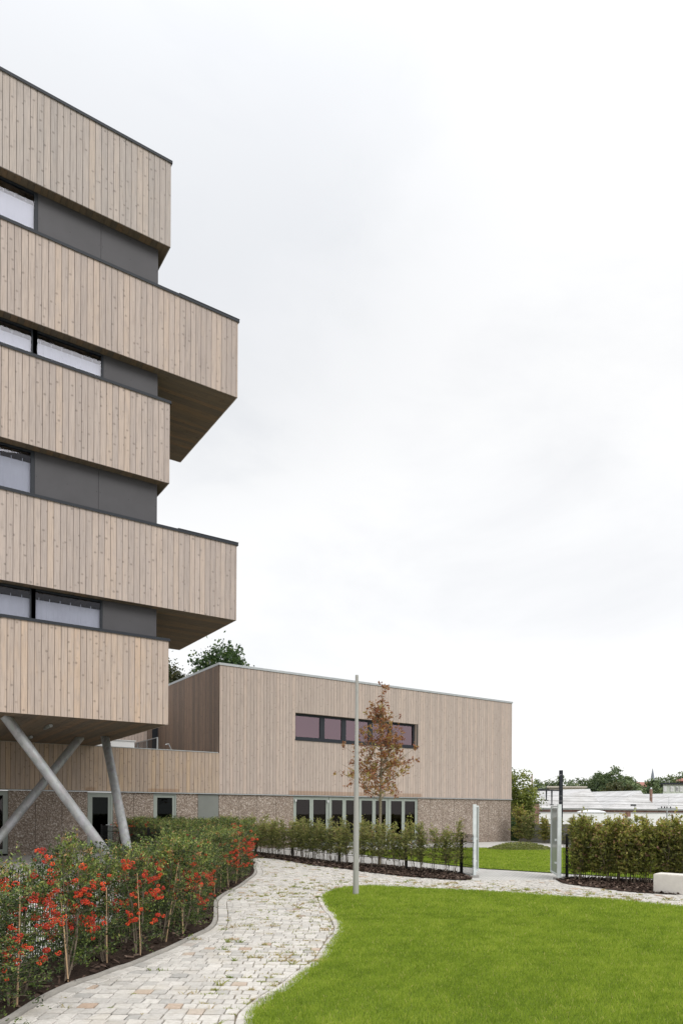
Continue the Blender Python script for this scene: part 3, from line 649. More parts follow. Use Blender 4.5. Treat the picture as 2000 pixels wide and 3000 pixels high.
# setts
def sett(V, Fi, cnt, RN_, pts, z, h=.018, r=.5):
    b = len(V); c = np.array(pts); n = len(c); m_ = c.mean(0); inn = m_+(c-m_)*.915
    j = rng.normal(0, .0018, n)
    for p in c: V.append((p[0], p[1], z-h))
    for p in m_+(c-m_)*.985: V.append((p[0], p[1], z-.006))
    for p, dz in zip(inn, j): V.append((p[0], p[1], z+dz))
    for k_ in range(n):
        l = (k_+1) % n; Fi += [b+k_, b+l, b+n+l, b+n+k_]; Fi += [b+n+k_, b+n+l, b+2*n+l, b+2*n+k_]
    Fi += [b+2*n+i for i in range(n)]; cnt += [4]*(2*n)+[n]; RN_ += [r]*(2*n+1)
def clip(poly, line, off):
    """keep the part of a small polygon farther than off from a kerb line"""
    c = np.mean(poly, 0); best = None
    for (x1, y1), (x2, y2) in zip(line[:-1], line[1:]):
        e = np.array((x2-x1, y2-y1)); L = e@e
        if L < 1e-9: continue
        t = min(1, max(0, ((c-np.array((x1, y1)))@e)/L)); q = np.array((x1, y1))+t*e; d = np.hypot(*(c-q))
        if best is None or d < best[0]: best = (d, q)
    d, q = best; nrm = (c-q)/max(d, 1e-6); out = []
    for i in range(len(poly)):
        p, r = np.array(poly[i]), np.array(poly[(i+1) % len(poly)]); a, b = (p-q)@nrm-off, (r-q)@nrm-off
        if a >= 0: out.append(tuple(p))
        if a*b < 0: out.append(tuple(p+(r-p)*a/(a-b)))
    if len(out) < 3: return None
    o = np.array(out); ar = abs(sum(o[i][0]*o[(i+1) % len(o)][1]-o[(i+1) % len(o)][0]*o[i][1] for i in range(len(o))))/2
    return out if ar > .0025 else None
V, Fi, cnt, RN_ = [], [], [], []
gate_line = [G(1378, 2582), G(1628, 2583)]
def rowdir(x): return .52*np.log1p(np.exp((x-1.6)*1.6))/1.6   # rows swing round to follow the path towards the gate
cand = []
rows = np.arange(3.9, 30, .155)
for ri, v in enumerate(rows):
    s = -6.+rng.uniform(0, .15)
    while s < 10:
        wdt = rng.uniform(.115, .175)
        slope = .52/(1+math.exp(-(s-1.6)*1.6)); sx = wdt/math.sqrt(1+slope**2)
        cand.append((s, v, sx)); s += sx
cand = np.array(cand); dd = cand[:, 1]-rowdir(cand[:, 0]+cand[:, 2]/2)
cen = np.stack([R0.x*(cand[:, 0]+cand[:, 2]/2)+F.x*dd, R0.y*(cand[:, 0]+cand[:, 2]/2)+F.y*dd], 1)
dK, dL = dist_line(cen, KLs), dist_line(cen, LEs)
ok = pip(cen, path_poly) & (dK > .16) & (dL > .06)
far_ok = dd > 4.2
def rv():
    u = random.random(); return random.uniform(.25, .88) if u < .90 else (random.uniform(0, .25) if u < .97 else random.uniform(.95, 1))
for (s, v, sx), keep, dk_, dl_ in zip(cand, ok & far_ok, dK, dL):
    if not keep: continue
    g_ = .0038
    def pt(a, b):
        return C(a+rng.normal(0, .003), b-rowdir(a)+rng.normal(0, .0022))
    pl_ = [pt(s+g_, v+.0105-.0775), pt(s+sx-g_, v+.0105-.0775), pt(s+sx-g_, v-.0105+.0775), pt(s+g_, v-.0105+.0775)]
    if dk_ < .40: pl_ = clip(pl_, KLs, .232)
    if pl_ and dl_ < .30: pl_ = clip(pl_, LEs, .125)
    if not pl_: continue
    sett(V, Fi, cnt, RN_, pl_, .026+rng.normal(0, .002), r=rv())
def border(line, off0, off1, step, keepd=4.0):
    ln = resample(line, step); a = offset(ln, off0); b = offset(ln, off1)
    for i in range(len(ln)-1):
        A, B, Cc, D = a[i], a[i+1], b[i+1], b[i]
        m_ = np.mean([A, B, Cc, D], 0); q_ = [tuple(np.array(p)+(m_-np.array(p))*.07) for p in (A, B, Cc, D)]
        sett(V, Fi, cnt, RN_, q_, .027+rng.normal(0, .0015), r=rv()*.98)
border(KLs, -.065, -.228, .19); border(LEs[:-1], -.04, .12, .17)
tag(np_mesh('sett_paving', V, Fi, cnt, SETT, rnd=RN_), kind='structure')
kb = MB(); ln = resample(KLs, .9); ln.append(KLs[-1]); ln2 = offset(ln, .0); fine = KLs
outl, inl = offset(fine, .0), offset(fine, -.058)
for i in range(len(fine)-1):
    g_ = .0 if (i % 8) else .006
    a, b, c, d = outl[i], outl[i+1], inl[i+1], inl[i]
    kb.prism([a, d, c, b] if False else [d, c, b, a], 0, .05+.001*math.sin(i//8*2.1))
tag(kb.build('kerb', KERB), kind='structure')
# beds
def bedmesh(name, poly, z, mat):
    m_ = MB(); m_.poly([(x, y, z) for x, y in poly]); return tag(m_.build(name, mat), kind='structure')
bedmesh('left_bed', bed_left, .03, MULCH); bedmesh('middle_bed', bed_mid, .032, MULCH); bedmesh('right_bed', bed_right, .032, MULCH)
def bbox_pts(poly, n):
    a = np.array(poly); lo, hi = a.min(0), a.max(0); P_ = rng.uniform(lo, hi, (n, 2)); return P_[pip(P_, poly)]
def tocam(P_): return P_@np.array((R0.x, R0.y)), P_@np.array((F.x, F.y))
def chips(polys):
    pts = np.concatenate([bbox_pts(p, n) for p, n in polys]); n = len(pts)
    ang = rng.uniform(0, 2*PI, n); L = rng.uniform(.012, .045, n); Wd = L*rng.uniform(.25, .6, n)
    ux = np.stack([np.cos(ang), np.sin(ang), rng.normal(0, .35, n)], 1)*L[:, None]; uy = np.stack([-np.sin(ang), np.cos(ang), rng.normal(0, .4, n)], 1)*Wd[:, None]
    c = np.concatenate([pts, rng.uniform(.036, .062, (n, 1))], 1)
    V_ = np.stack([c-ux-uy*.7, c+ux-uy, c+ux*.8+uy, c-ux+uy], 1).reshape(-1, 3)
    return np_mesh('mulch', V_, np.arange(4*n), 4, CHIP, rnd=rng.random(n))
tag(chips([(bed_left, 26000), (bed_mid, 24000), (bed_right, 16000)]), 'dark brown bark chips covering the planting beds', 'mulch', kind='stuff')
# lawns
L2n = [(1040, 2503), (1110, 2512), (1250, 2530), (1402, 2546), (1478, 2551), (1616, 2560), (1800, 2571), (2000, 2582), (2200, 2592)]
L2f = [(2200, 2496), (2000, 2491), (1750, 2487.5), (1650, 2487), (1500, 2487), (1404, 2487), (1250, 2489), (1110, 2494), (1050, 2498)]
lawn2 = smooth_line([G(*p) for p in L2n], 3)+smooth_line([G(*p) for p in L2f], 3)
for nm, pl in (('lawn', lawn_poly), ('rear_lawn', lawn2)):
    bedmesh(nm, pl, .026, SOIL)
def blades(P_, h, wd, lean, rn, z=.02):
    n = len(P_); a = rng.uniform(0, 2*PI, n); b = rng.uniform(0, 2*PI, n)
    base = np.concatenate([P_, np.full((n, 1), z)], 1)
    s_ = np.stack([np.cos(a), np.sin(a), np.zeros(n)], 1)*(wd/2)[:, None]
    l_ = lean*rng.random(n)
    mid_ = base+np.stack([np.cos(b)*l_*.35, np.sin(b)*l_*.35, np.full(n, .6)], 1)*h[:, None]
    top = base+np.stack([np.cos(b)*l_, np.sin(b)*l_, np.ones(n)], 1)*h[:, None]
    V_ = np.stack([base-s_, base+s_, mid_+s_*.8, top, mid_-s_*.8], 1).reshape(-1, 3)
    return V_, np.arange(5*n), rn
def vnoise(P_, sc, seed=0):
    return sum(np.sin(P_[:, 0]*sc*k_+seed+np.sin(P_[:, 1]*sc*1.3*k_+k_)*1.7)*np.cos(P_[:, 1]*sc*.9*k_+seed*2+k_) for k_ in (1., 2.3, 4.1))/3
parts_ = []
for poly, zones in ((lawn_poly, [(2.0, 4.2, 2500, .007, .042), (4.2, 8, 9000, .004, .042), (8, 11, 5200, .006, .045), (11, 18, 2600, .009, .05)]), (lawn2, [(15, 60, 620, .018, .055)])):
    a = np.array(poly); lo, hi = a.min(0), a.max(0); area = np.prod(hi-lo)
    for d0, d1, den, wd, ht in zones:
        P_ = rng.uniform(lo, hi, (int(area*den), 2)); x_, d_ = tocam(P_)
        P_ = P_[(d_ >= d0) & (d_ < d1) & (x_ > -d_*.5-2.5) & (x_ < d_*.5+4)]; P_ = P_[pip(P_, poly) | ((dist_line(P_, LEs) < .07*rng.random(len(P_))) if poly is lawn_poly else False)]
        n = len(P_); patch = vnoise(P_, 1.7, 1)*.5+vnoise(P_, 6., 3)*.5
        ed = np.clip(dist_line(P_, LEs)/.35, .55, 1) if poly is lawn_poly else 1
        rn = np.clip(.5+patch*.42+rng.normal(0, .19, n), 0, .97); rn[rng.random(n) < .02] = 1.
        hh = ht*rng.uniform(.55, 1.15, n)*(1+.18*patch)
        parts_.append(blades(P_, hh, np.full(n, wd)*rng.uniform(.7, 1.2, n), .75, rn))
off_ = 0; VV, FF, RR = [], [], []
for v_, f_, r_ in parts_: VV.append(v_); FF.append(f_+off_); RR.append(r_); off_ += len(v_)
tag(np_mesh('grass', np.concatenate(VV), np.concatenate(FF), 5, GRASS, rnd=np.concatenate(RR)), 'short bright green lawn grass', 'grass', kind='stuff')
print('blades', off_//5)
# weeds in the joints
tp = []
Pw = bbox_pts(path_poly, 16000); x_, d_ = tocam(Pw)
wn_ = vnoise(Pw, .9, 5)+np.clip((1.3-dist_line(Pw, LEs))*1.1, -.45, 1.1)
Pw = Pw[(rng.random(len(Pw)) < np.clip(.30+wn_*.5, .03, .9)) & (dist_line(Pw, KLs) > .12)]
VV, FF, RR, off_ = [], [], [], 0
for p in Pw:
    s_, v_ = p@np.array((R0.x, R0.y)), p@np.array((F.x, F.y)); v0 = v_+rowdir(s_); k_ = round((v0-3.9-.0775)/.155); vj = 3.9+.0775+k_*.155
    dj = vj-rowdir(s_); n = rng.integers(6, 26); sp_ = rng.uniform(.01, .06)
    loc = np.array([C(s_+rng.normal(0, sp_), dj+rng.normal(0, .006)) for _ in range(n)])
    h_ = (.022+.045*rng.random()**2)*rng.uniform(.5, 1.1, n); tone = rng.random()
    v3, f3, r3 = blades(loc, h_, np.full(n, .0045+.0006*dj), 2.0, np.clip(tone+rng.normal(0, .2, n), 0, 1), .014)
    VV.append(v3); FF.append(f3+off_); RR.append(r3); off_ += len(v3)
tag(np_mesh('joint_weeds', np.concatenate(VV), np.concatenate(FF), 5, WEED, rnd=np.concatenate(RR)), 'yellow green weeds sprouting from the paving joints', 'weeds', kind='stuff')
# ------------------------------------------------------------------ plants
def leaf_quads(cen_, dirs, size, asp, rn):
    """diamond leaves: centre, axis directions, length, aspect"""
    n = len(cen_); dirs = dirs/np.linalg.norm(dirs, axis=1, keepdims=True)
    r_ = rng.normal(size=(n, 3)); sd_ = np.cross(dirs, r_); sd_ /= np.linalg.norm(sd_, axis=1, keepdims=True)
    nr = np.cross(dirs, sd_)
    L = size[:, None]; w_ = L*asp
    V_ = np.stack([cen_-dirs*L*.5, cen_+sd_*w_*.5+nr*L*.06, cen_+dirs*L*.5, cen_-sd_*w_*.5+nr*L*.06], 1)
    return V_.reshape(-1, 3)
def twig_leaves(starts, ends, per, spread, size, asp, base_r, jitter=.14):
    S = np.repeat(starts, per, 0); E = np.repeat(ends, per, 0); n = len(S)
    t_ = rng.random((n, 1))**.8; c = S+(E-S)*t_+rng.normal(0, spread, (n, 3))
    d_ = (E-S)/np.linalg.norm(E-S, axis=1, keepdims=True)*.6+rng.normal(0, .6, (n, 3)); d_[:, 2] += .2
    rr = np.clip(np.repeat(base_r, per)+rng.normal(0, jitter, n), 0, 1)
    return leaf_quads(c, d_, size*rng.uniform(.65, 1.2, n), asp, None), rr
def make_bush(seed, nt=205, per=21, rad=.30, h=1.35, nb=14, cane=True, lean=0., mat=None, leaf=.037):
    global rng
    rng = np.random.default_rng(seed); random.seed(seed)
    root = empty('firethorn_bush', (0, 0, -50))
    st = MB(); stems = []
    for k_ in range(4):
        a = rng.uniform(0, 2*PI); pts = [np.array((.03*math.cos(a), .03*math.sin(a), 0))]
        for j in range(6): pts.append(pts[-1]+np.array((math.cos(a)*rng.uniform(.0, .05), math.sin(a)*rng.uniform(0, .05), h/6.6))+np.append(rng.normal(0, .015, 2), 0))
        stems.append(np.array(pts)); st.tube(pts, [.010-.0012*j for j in range(7)], 5, caps=False)
    S, E, B = [], [], []
    for _ in range(nt):
        sm_ = stems[rng.integers(4)]; z = rng.uniform(.05, 1)**.85*h*.97; p = np.array([np.interp(z, sm_[:, 2], sm_[:, i]) for i in range(3)])
        a = rng.uniform(0, 2*PI); lobe = 1+.35*math.sin(a*2+z*5+seed)+.2*math.sin(z*11+seed*2); L = rad*lobe*rng.uniform(.55, 1.15)*(1.05-.35*(z/h)**2)
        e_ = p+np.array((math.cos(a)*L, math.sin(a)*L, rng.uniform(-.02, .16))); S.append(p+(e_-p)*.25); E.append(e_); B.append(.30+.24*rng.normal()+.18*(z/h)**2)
        if _ % 5 == 0: st.tube([p, e_], [.003, .0015], 3, caps=False)
    for _ in range(10):                                  # long arching shoots
        a = rng.uniform(0, 2*PI); sm_ = stems[rng.integers(4)]; p = sm_[-2]; e_ = p+np.array((math.cos(a)*rng.uniform(.05, .32), math.sin(a)*rng.uniform(.05, .32), rng.uniform(.1, .38)))
        for q_ in range(2): S.append(p); E.append(e_); B.append(.8)
    S, E, B = np.array(S), np.array(E), np.array(B)
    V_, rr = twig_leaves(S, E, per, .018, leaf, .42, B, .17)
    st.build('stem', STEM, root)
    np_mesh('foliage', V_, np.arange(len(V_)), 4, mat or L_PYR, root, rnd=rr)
    if nb:                                               # corymbs of berries
        ico = np.array([(0, 0, 1), (.894, 0, .447), (.276, .851, .447), (-.724, .526, .447), (-.724, -.526, .447), (.276, -.851, .447), (.724, .526, -.447), (-.276, .851, -.447), (-.894, 0, -.447), (-.276, -.851, -.447), (.724, -.526, -.447), (0, 0, -1)])
        tri = np.array([(0, 1, 2), (0, 2, 3), (0, 3, 4), (0, 4, 5), (0, 5, 1), (1, 6, 2), (2, 7, 3), (3, 8, 4), (4, 9, 5), (5, 10, 1), (2, 6, 7), (3, 7, 8), (4, 8, 9), (5, 9, 10), (1, 10, 6), (11, 7, 6), (11, 8, 7), (11, 9, 8), (11, 10, 9), (11, 6, 10)])
        cs = []
        while len(cs) < nb:
            a = rng.uniform(0, 2*PI); z = rng.uniform(.30, .86)*h; L = rad*rng.uniform(.7, 1.12); g0 = np.array((math.cos(a)*L, math.sin(a)*L, z)); ng = rng.integers(2, 6)
            for _ in range(ng): cs.append(g0+rng.normal(0, .06, 3))
        BV, BF, BR = [], [], []; o_ = 0
        for c in cs:
            R_ = rng.uniform(.016, .038); nb_ = int(30*(R_/.035)**2)+8; tone = rng.uniform(.1, .7)
            pts = rng.normal(size=(nb_, 3)); pts /= np.linalg.norm(pts, axis=1, keepdims=True); pts *= R_*np.array((1, 1, .75))
            for p in pts:
                BV.append(ico*rng.uniform(.0052, .0072)+p+c); BF.append(tri+o_); BR += [np.clip(tone+rng.normal(0, .2), 0, 1)]*20; o_ += 12
        tag(np_mesh('berries', np.concatenate(BV), np.concatenate(BF), 3, BERRY, root, rnd=BR), kind='stuff')
    if cane:
        cm_ = MB(); cm_.tube([(.04, -.06, 0), (.03+lean*.5, -.10, .6), (.02+lean, -.16, 1.02)], [.0075, .0065, .0055], 7); cm_.build('bamboo_cane', CANE, root)
    return root
def make_hedge(seed, mat, h=1.5, nt=120, per=11, rad=.22, zlo=.32, leaf=.058, name='hedge_plant'):
    global rng
    rng = np.random.default_rng(seed); random.seed(seed)
    root = empty(name, (0, 0, -50)); st = MB(); stems = []
    for k_ in range(3):
        a = rng.uniform(0, 2*PI); pts = [np.array((.05*math.cos(a), .05*math.sin(a), 0))]; hh = h*rng.uniform(.8, 1.08)
        for j in range(7): pts.append(pts[-1]+np.append(rng.normal(0, .022, 2)+.008*np.array((math.cos(a), math.sin(a))), hh/7))
        stems.append(np.array(pts)); st.tube(pts, [.010-.0011*j for j in range(8)], 5, caps=False)
    S, E, B = [], [], []
    for _ in range(nt):
        sm_ = stems[rng.integers(3)]; z = zlo+rng.random()**.9*(sm_[-1, 2]-zlo); p = np.array([np.interp(z, sm_[:, 2], sm_[:, i]) for i in range(3)])
        a = rng.uniform(0, 2*PI); L = rad*rng.uniform(.35, 1.15)*(1.1-.45*max(0, (z/h-.6)/.4)); e_ = p+np.array((math.cos(a)*L, math.sin(a)*L, rng.uniform(.0, .14)))
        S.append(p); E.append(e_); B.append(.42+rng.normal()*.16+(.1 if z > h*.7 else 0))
        if _ % 3 == 0: st.tube([p, e_], [.003, .0015], 3, caps=False)
    for sm_ in stems:
        for q_ in range(3): S.append(sm_[-3]); E.append(sm_[-1]+np.append(rng.normal(0, .03, 2), rng.uniform(.05, .26))); B.append(.68)
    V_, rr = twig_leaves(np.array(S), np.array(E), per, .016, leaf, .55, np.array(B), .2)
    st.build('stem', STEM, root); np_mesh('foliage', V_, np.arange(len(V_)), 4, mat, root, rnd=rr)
    return root
ORD = ['first', 'second', 'third', 'fourth', 'fifth', 'sixth', 'seventh', 'eighth', 'ninth', 'tenth', 'eleventh', 'twelfth', 'thirteenth', 'fourteenth', 'fifteenth', 'sixteenth', 'seventeenth', 'eighteenth', 'nineteenth', 'twentieth']
def ordn(i):
    if i < 20: return ORD[i]
    t_ = ['twenty', 'thirty', 'forty', 'fifty', 'sixty'][i//10-2+0] if i >= 20 else ''
    k_ = (i+1) % 10; tens = ['', '', 'twenty', 'thirty', 'forty', 'fifty', 'sixty'][(i+1)//10]
    return (tens+' '+ORD[k_-1]) if k_ else {'twenty': 'twentieth', 'thirty': 'thirtieth', 'forty': 'fortieth', 'fifty': 'fiftieth', 'sixty': 'sixtieth'}[tens]
protos = {'rich': make_bush(3, nb=95, per=17), 'rich2': make_bush(5, nb=72, lean=-.06), 'some': make_bush(8, nb=24, lean=.08), 'few': make_bush(13, nb=12, lean=.05), 'none': make_bush(21, nb=0, cane=False), 'none2': make_bush(34, nb=9, cane=False, rad=.33)}
used = set()
def place(kind, x, y, rz, sc, label, cat, group, z=.03, name=None, tilt=None):
    pr = protos[kind]
    if kind in used: o = copy_tree(pr, (x, y, z), rz, sc, label)
    else: used.add(kind); o = pr; o.location = (x, y, z); o.rotation_euler[2] = rz; o.scale = (sc,)*3; o['label'] = label
    if tilt: o.rotation_euler[0], o.rotation_euler[1] = tilt[:2]; o.scale[2] *= tilt[2]
    o['category'] = cat; o['group'] = group; return o
rng = np.random.default_rng(101); random.seed(101)
GRP = 'firethorn bushes along the left fence'
# front row: staked bushes by the kerb
front = [(-30, 3035, 'few'), (78, 2958, 'rich'), (226, 2886, 'rich2'), (340, 2828, 'some'), (437, 2806, 'rich'), (505, 2766, 'few'), (560, 2742, 'rich2'), (596, 2716, 'some'), (598, 2686, 'rich'), (596, 2662, 'rich2'), (604, 2643, 'some'), (640, 2625, 'few'), (658, 2618, 'some'), (680, 2604, 'rich2'), (703, 2592, 'rich'), (718, 2576, 'rich2'), (722, 2560, 'rich'), (716, 2544, 'rich2'), (706, 2532, 'some')]
for i, (px, py, kd) in enumerate(front):
    x, y = G(px, py)
    dsc = {'rich': 'bushy firethorn heavy with red berry clusters', 'rich2': 'firethorn with many red berry clusters', 'some': 'green firethorn with scattered red berries', 'few': 'mostly green firethorn with few red berries'}[kd]
    place(kd, x-.10, y+.08, rng.uniform(-.4, .4)-.55, rng.uniform(.78, 1.06), dsc+', staked, '+ordn(i)+' from the near end beside the kerb', 'bush', GRP, tilt=(rng.normal(0, .07), rng.normal(0, .07), rng.uniform(.88, 1.1)))
# fence rows
fl_ = resample(left_fence[:6], .50); k2 = 0
for i, (x, y) in enumerate(fl_):
    xc, dc = tocam(np.array([[x, y]])); 
    if dc[0] < 4.3: continue
    kd = 'some' if i % 5 == 2 else ('none2' if i % 2 else 'none')
    if 6.3 < dc[0] < 9 and i % 2 == 0: kd = 'rich'
    if dc[0] < 9 and i % 3 == 1: continue
    ox, oy = C(.30+rng.uniform(-.05, .08), 0)
    place(kd, x+ox, y+oy, rng.uniform(0, 6.28), rng.uniform(.76, 1.02), ('dense green firethorn' if kd != 'rich' else 'berry laden firethorn')+' growing against the black fence, '+ordn(k2)+' from the near end', 'bush', GRP); k2 += 1
# mid filling between fence and kerb where the bed widens
k3 = 0
for d_ in np.arange(9.3, 19.5, .62):
    kx = [p for p in KLs if abs(p[0]*F.x+p[1]*F.y-d_) < .3]
    if not kx: continue
    xk = min(p[0]*R0.x+p[1]*R0.y for p in kx); x0_ = -3.15
    xs2 = np.arange(x0_+.75, xk-.45, .52)
    for xx in xs2:
        x, y = C(xx+rng.uniform(-.1, .1), d_+rng.uniform(-.1, .1)); kd = ['some', 'none', 'few', 'none2', 'rich2'][k3 % 5]
        place(kd, x, y, rng.uniform(0, 6.28), rng.uniform(.85, 1.0), 'leafy firethorn in the middle of the wide bed, '+ordn(k3)+' going away from the camera', 'bush', GRP); k3 += 1
# corner block towards the building
k4 = 0
for Yv in np.arange(17.3, 26.5, .62):
    for xx in np.arange(7.65, 10.0, .62):
        if xx > 9.9+.0*Yv or not pip(np.array([[xx, Yv]]), KLs+[(7.35, YB)]+[(7.0, 16.5)])[0]: continue
        if min(dist_line(np.array([[xx, Yv]]), KLs)) < .35: continue
        kd = ['none', 'none2', 'some', 'few', 'none'][k4 % 5]
        place(kd, xx+rng.uniform(-.1, .1), Yv+rng.uniform(-.1, .1), rng.uniform(0, 6.28), rng.uniform(.93, 1.1), 'green firethorn at the far end of the left bed, '+ordn(k4)+' counting towards the building', 'bush', GRP); k4 += 1
print('bushes', len(front), k2, k3, k4)
# hornbeam hedges
protos.update({'h1': make_hedge(41, L_HORN, 1.36, 125, 9, .28), 'h2': make_hedge(42, L_HORN, 1.40, 115, 9, .28), 'h3': make_hedge(43, L_HORN, 1.42, 120, 9, .29, .38), 'g1': make_hedge(51, L_HORN2, 1.33, 150, 11, .25, .22, .07), 'g2': make_hedge(52, L_HORN2, 1.42, 145, 11, .25, .25, .07), 'g3': make_hedge(53, L_HORN2, 1.30, 150, 11, .26, .2, .07)})
rng = np.random.default_rng(202); random.seed(202)
mid_fence = [(12.42, YB-.15), (12.42, 24.5), (12.44, 21.6), G(993, 2533), G(1189, 2552), G(1351, 2565)]
mid_gate = G(1388, 2574)
def hedge_row(line, step, off, kinds, label, group, sc=(.9, 1.08), rev=True):
    pts = resample(line, step)
    if rev: pts = pts[::-1]
    for i, (x, y) in enumerate(pts):
        o2 = C(*off) if isinstance(off, tuple) else (0, 0)
        place(kinds[i % len(kinds)], x+o2[0]+rng.uniform(-.07, .07), y+o2[1]+rng.uniform(-.07, .07), rng.uniform(0, 6.28), rng.uniform(*sc), label % ordn(i), 'hedge plant', group, tilt=(rng.normal(0, .055), rng.normal(0, .055), rng.uniform(.88, 1.08)))
    return len(pts)
n1 = hedge_row(mid_fence, .34, (-.06, -.20), ['h1', 'h2', 'h3'], 'slender bare-stemmed hornbeam in the middle bed, %s from the left gate post', 'hornbeam hedge in the middle bed', (.86, 1.0))
n1b = hedge_row(mid_fence, .85, (.05, -.12), ['h3', 'h1', 'h2'], 'hornbeam pressed against the middle fence mesh, %s from the left gate post', 'hornbeam hedge in the middle bed', (.82, .98))
right_fence = [G(1660, 2577.5), G(1929, 2590)]; dv = Vector(right_fence[1])-Vector(right_fence[0]); right_fence.append(tuple(Vector(right_fence[1])+dv*1.2))
rf2 = [tuple(Vector(right_fence[0])+dv.normalized()*.10)]+right_fence[1:]
n2 = hedge_row(rf2, .24, (-.05, -.42), ['g1', 'g2', 'g3'], 'dense olive hornbeam in the right bed front row, %s from the right gate post', 'hornbeam hedge in the right bed', (.93, 1.07), False)
n3 = hedge_row(rf2, .27, (.0, -.12), ['g2', 'g3', 'g1'], 'tall olive hornbeam against the right fence, %s from the right gate post', 'hornbeam hedge in the right bed', (.95, 1.1), False)
print('hedge', n1, n1b, n2, n3)
# ------------------------------------------------------------------ fences
def fence(line, label, name='mesh_fence', h=1.14, skip=(), step=.05):
    line = [Vector((p[0], p[1], 0)) for p in line]; root = empty(name, tuple(line[0]), label, 'fence')
    pts = line
    for i, p in enumerate(pts):
        if i in skip: continue
        a = pts[max(0, i-1)]; b = pts[min(len(pts)-1, i+1)]; d_ = (b-a).normalized(); nrm = Vector((-d_.y, d_.x, 0))
        m_ = MB(); m_.obox(p-d_*.035-nrm*.03, d_*.07, nrm*.06, (0, 0, h+.01)); P(m_.build('post', BLACK), root)
    for a, b in zip(pts[:-1], pts[1:]):
        L = (b-a).length; d_ = (b-a)/L; nrm = Vector((-d_.y, d_.x, 0)); m_ = MB(); s_ = .045
        while s_ < L-.04: m_.obox(a+d_*s_+Vector((0, 0, .04)), d_*.006, nrm*.006, (0, 0, h-.06)); s_ += step
        for z in (.06, .3, .31, .5, .7, .9, .91, h-.07):
            m_.obox(a+d_*.036+nrm*.0065+Vector((0, 0, z)), d_*(L-.072), nrm*.006, (0, 0, .007))
        P(m_.build('mesh_panel', BLACK), root)
    return root
fence(left_fence[1:], 'long black wire mesh fence behind the berry bushes on the left')
fence(mid_fence+[mid_gate], 'black wire mesh fence behind the thin hedge, ending at the left gate post', skip=(6,))
fence([G(1646, 2579)]+right_fence, 'black wire mesh fence inside the dense hedge right of the gate', skip=(0,))
# ------------------------------------------------------------------ gate leaves standing open
def gate(px, py, depth, sgn, label):
    x, y = G(px, py); root = empty('gate', (x, y, 0), label, 'gate', 'two zinc gate leaves standing open')
    root.rotation_euler[2] = 0; fw = Vector((F.x, F.y, 0)); rt = Vector((R0.x, R0.y, 0))
    o = Vector((x, y, 0)); hgt = 1.9
    m_ = MB(); m_.obox(o-rt*.04+Vector((0, 0, .06)), rt*.085, fw*.08, (0, 0, hgt-.06)); P(m_.build('gate_post', ZINC), root)
    b_ = MB(); b_.obox(o-rt*.11-fw*.05+Vector((0, 0, -.03)), rt*.22, fw*.2, (0, 0, .10)); P(b_.build('concrete_footing', CONCD), root)
    d_ = (fw*depth+rt*sgn).normalized(); n_ = Vector((-d_.y, d_.x, 0)); s0 = o+rt*.0+fw*.10
    f_ = MB(); t_ = .045; L = depth
    for s_ in (0, L-t_): f_.obox(s0+d_*s_-n_*t_/2+Vector((0, 0, .10)), d_*t_, n_*t_, (0, 0, hgt-.13))
    for z in (.10, hgt-.07): f_.obox(s0+d_*(t_+.001)-n_*t_/2+Vector((0, 0, z)), d_*(L-2*t_-.002), n_*t_, (0, 0, t_))
    f_o = P(f_.build('gate_leaf', ZINC), root)
    g_ = MB(); g_.obox(s0+d_*t_-n_*.004+Vector((0, 0, .146)), d_*(L-2*t_), n_*.008, (0, 0, hgt-.24)); g_.build('infill', GMESH).parent = f_o; f_o.children[0].matrix_parent_inverse = f_o.matrix_parent_inverse.inverted() if False else Matrix.Identity(4)
    h_ = MB(); h_.obox(s0+d_*.05-n_*.07+Vector((0, 0, .98)), d_*.10, n_*.14, (0, 0, .05)); h_.obox(s0+d_*.03-n_*.05+Vector((0, 0, .40)), d_*.28, n_*.10, (0, 0, .035)); h_.build('latch', ZINC).parent = f_o
    return root
gate(1389, 2573, 1.15, .34, 'zinc gate leaf left of the opening, folded back next to the brownish pebble wall')
gate(1638, 2580.5, 1.25, .20, 'zinc gate leaf right of the opening, beside the dense olive hedge')
# ------------------------------------------------------------------ lamp post
lx, ly = G(1042, 2626)
lamp = empty('lamp_post', (lx, ly, 0), 'tall slim grey lamp post standing at the edge of the lawn', 'lamp post')
m_ = MB(); m_.tube([(0, 0, 0), (0, 0, 1.4), (0, 0, 2.9), (0, 0, 4.09)], [.060, .055, .040, .031], 24, caps=False); m_.build('pole', STEEL, lamp, smooth=True)
m_ = MB(); m_.tube([(0, 0, 4.091), (0, 0, 4.43), (0, 0, 4.445)], [.0335, .0335, .030], 24); m_.build('lamp_head', STEEL, lamp, smooth=False)
m_ = MB(); a = Vector((-F.x, -F.y, 0)); s = Vector((R0.x, R0.y, 0)); m_.obox(a*.0555-s*.03+Vector((0, 0, .55)), s*.06, a*.004, (0, 0, .32)); m_.build('access_hatch', STEEL, lamp)
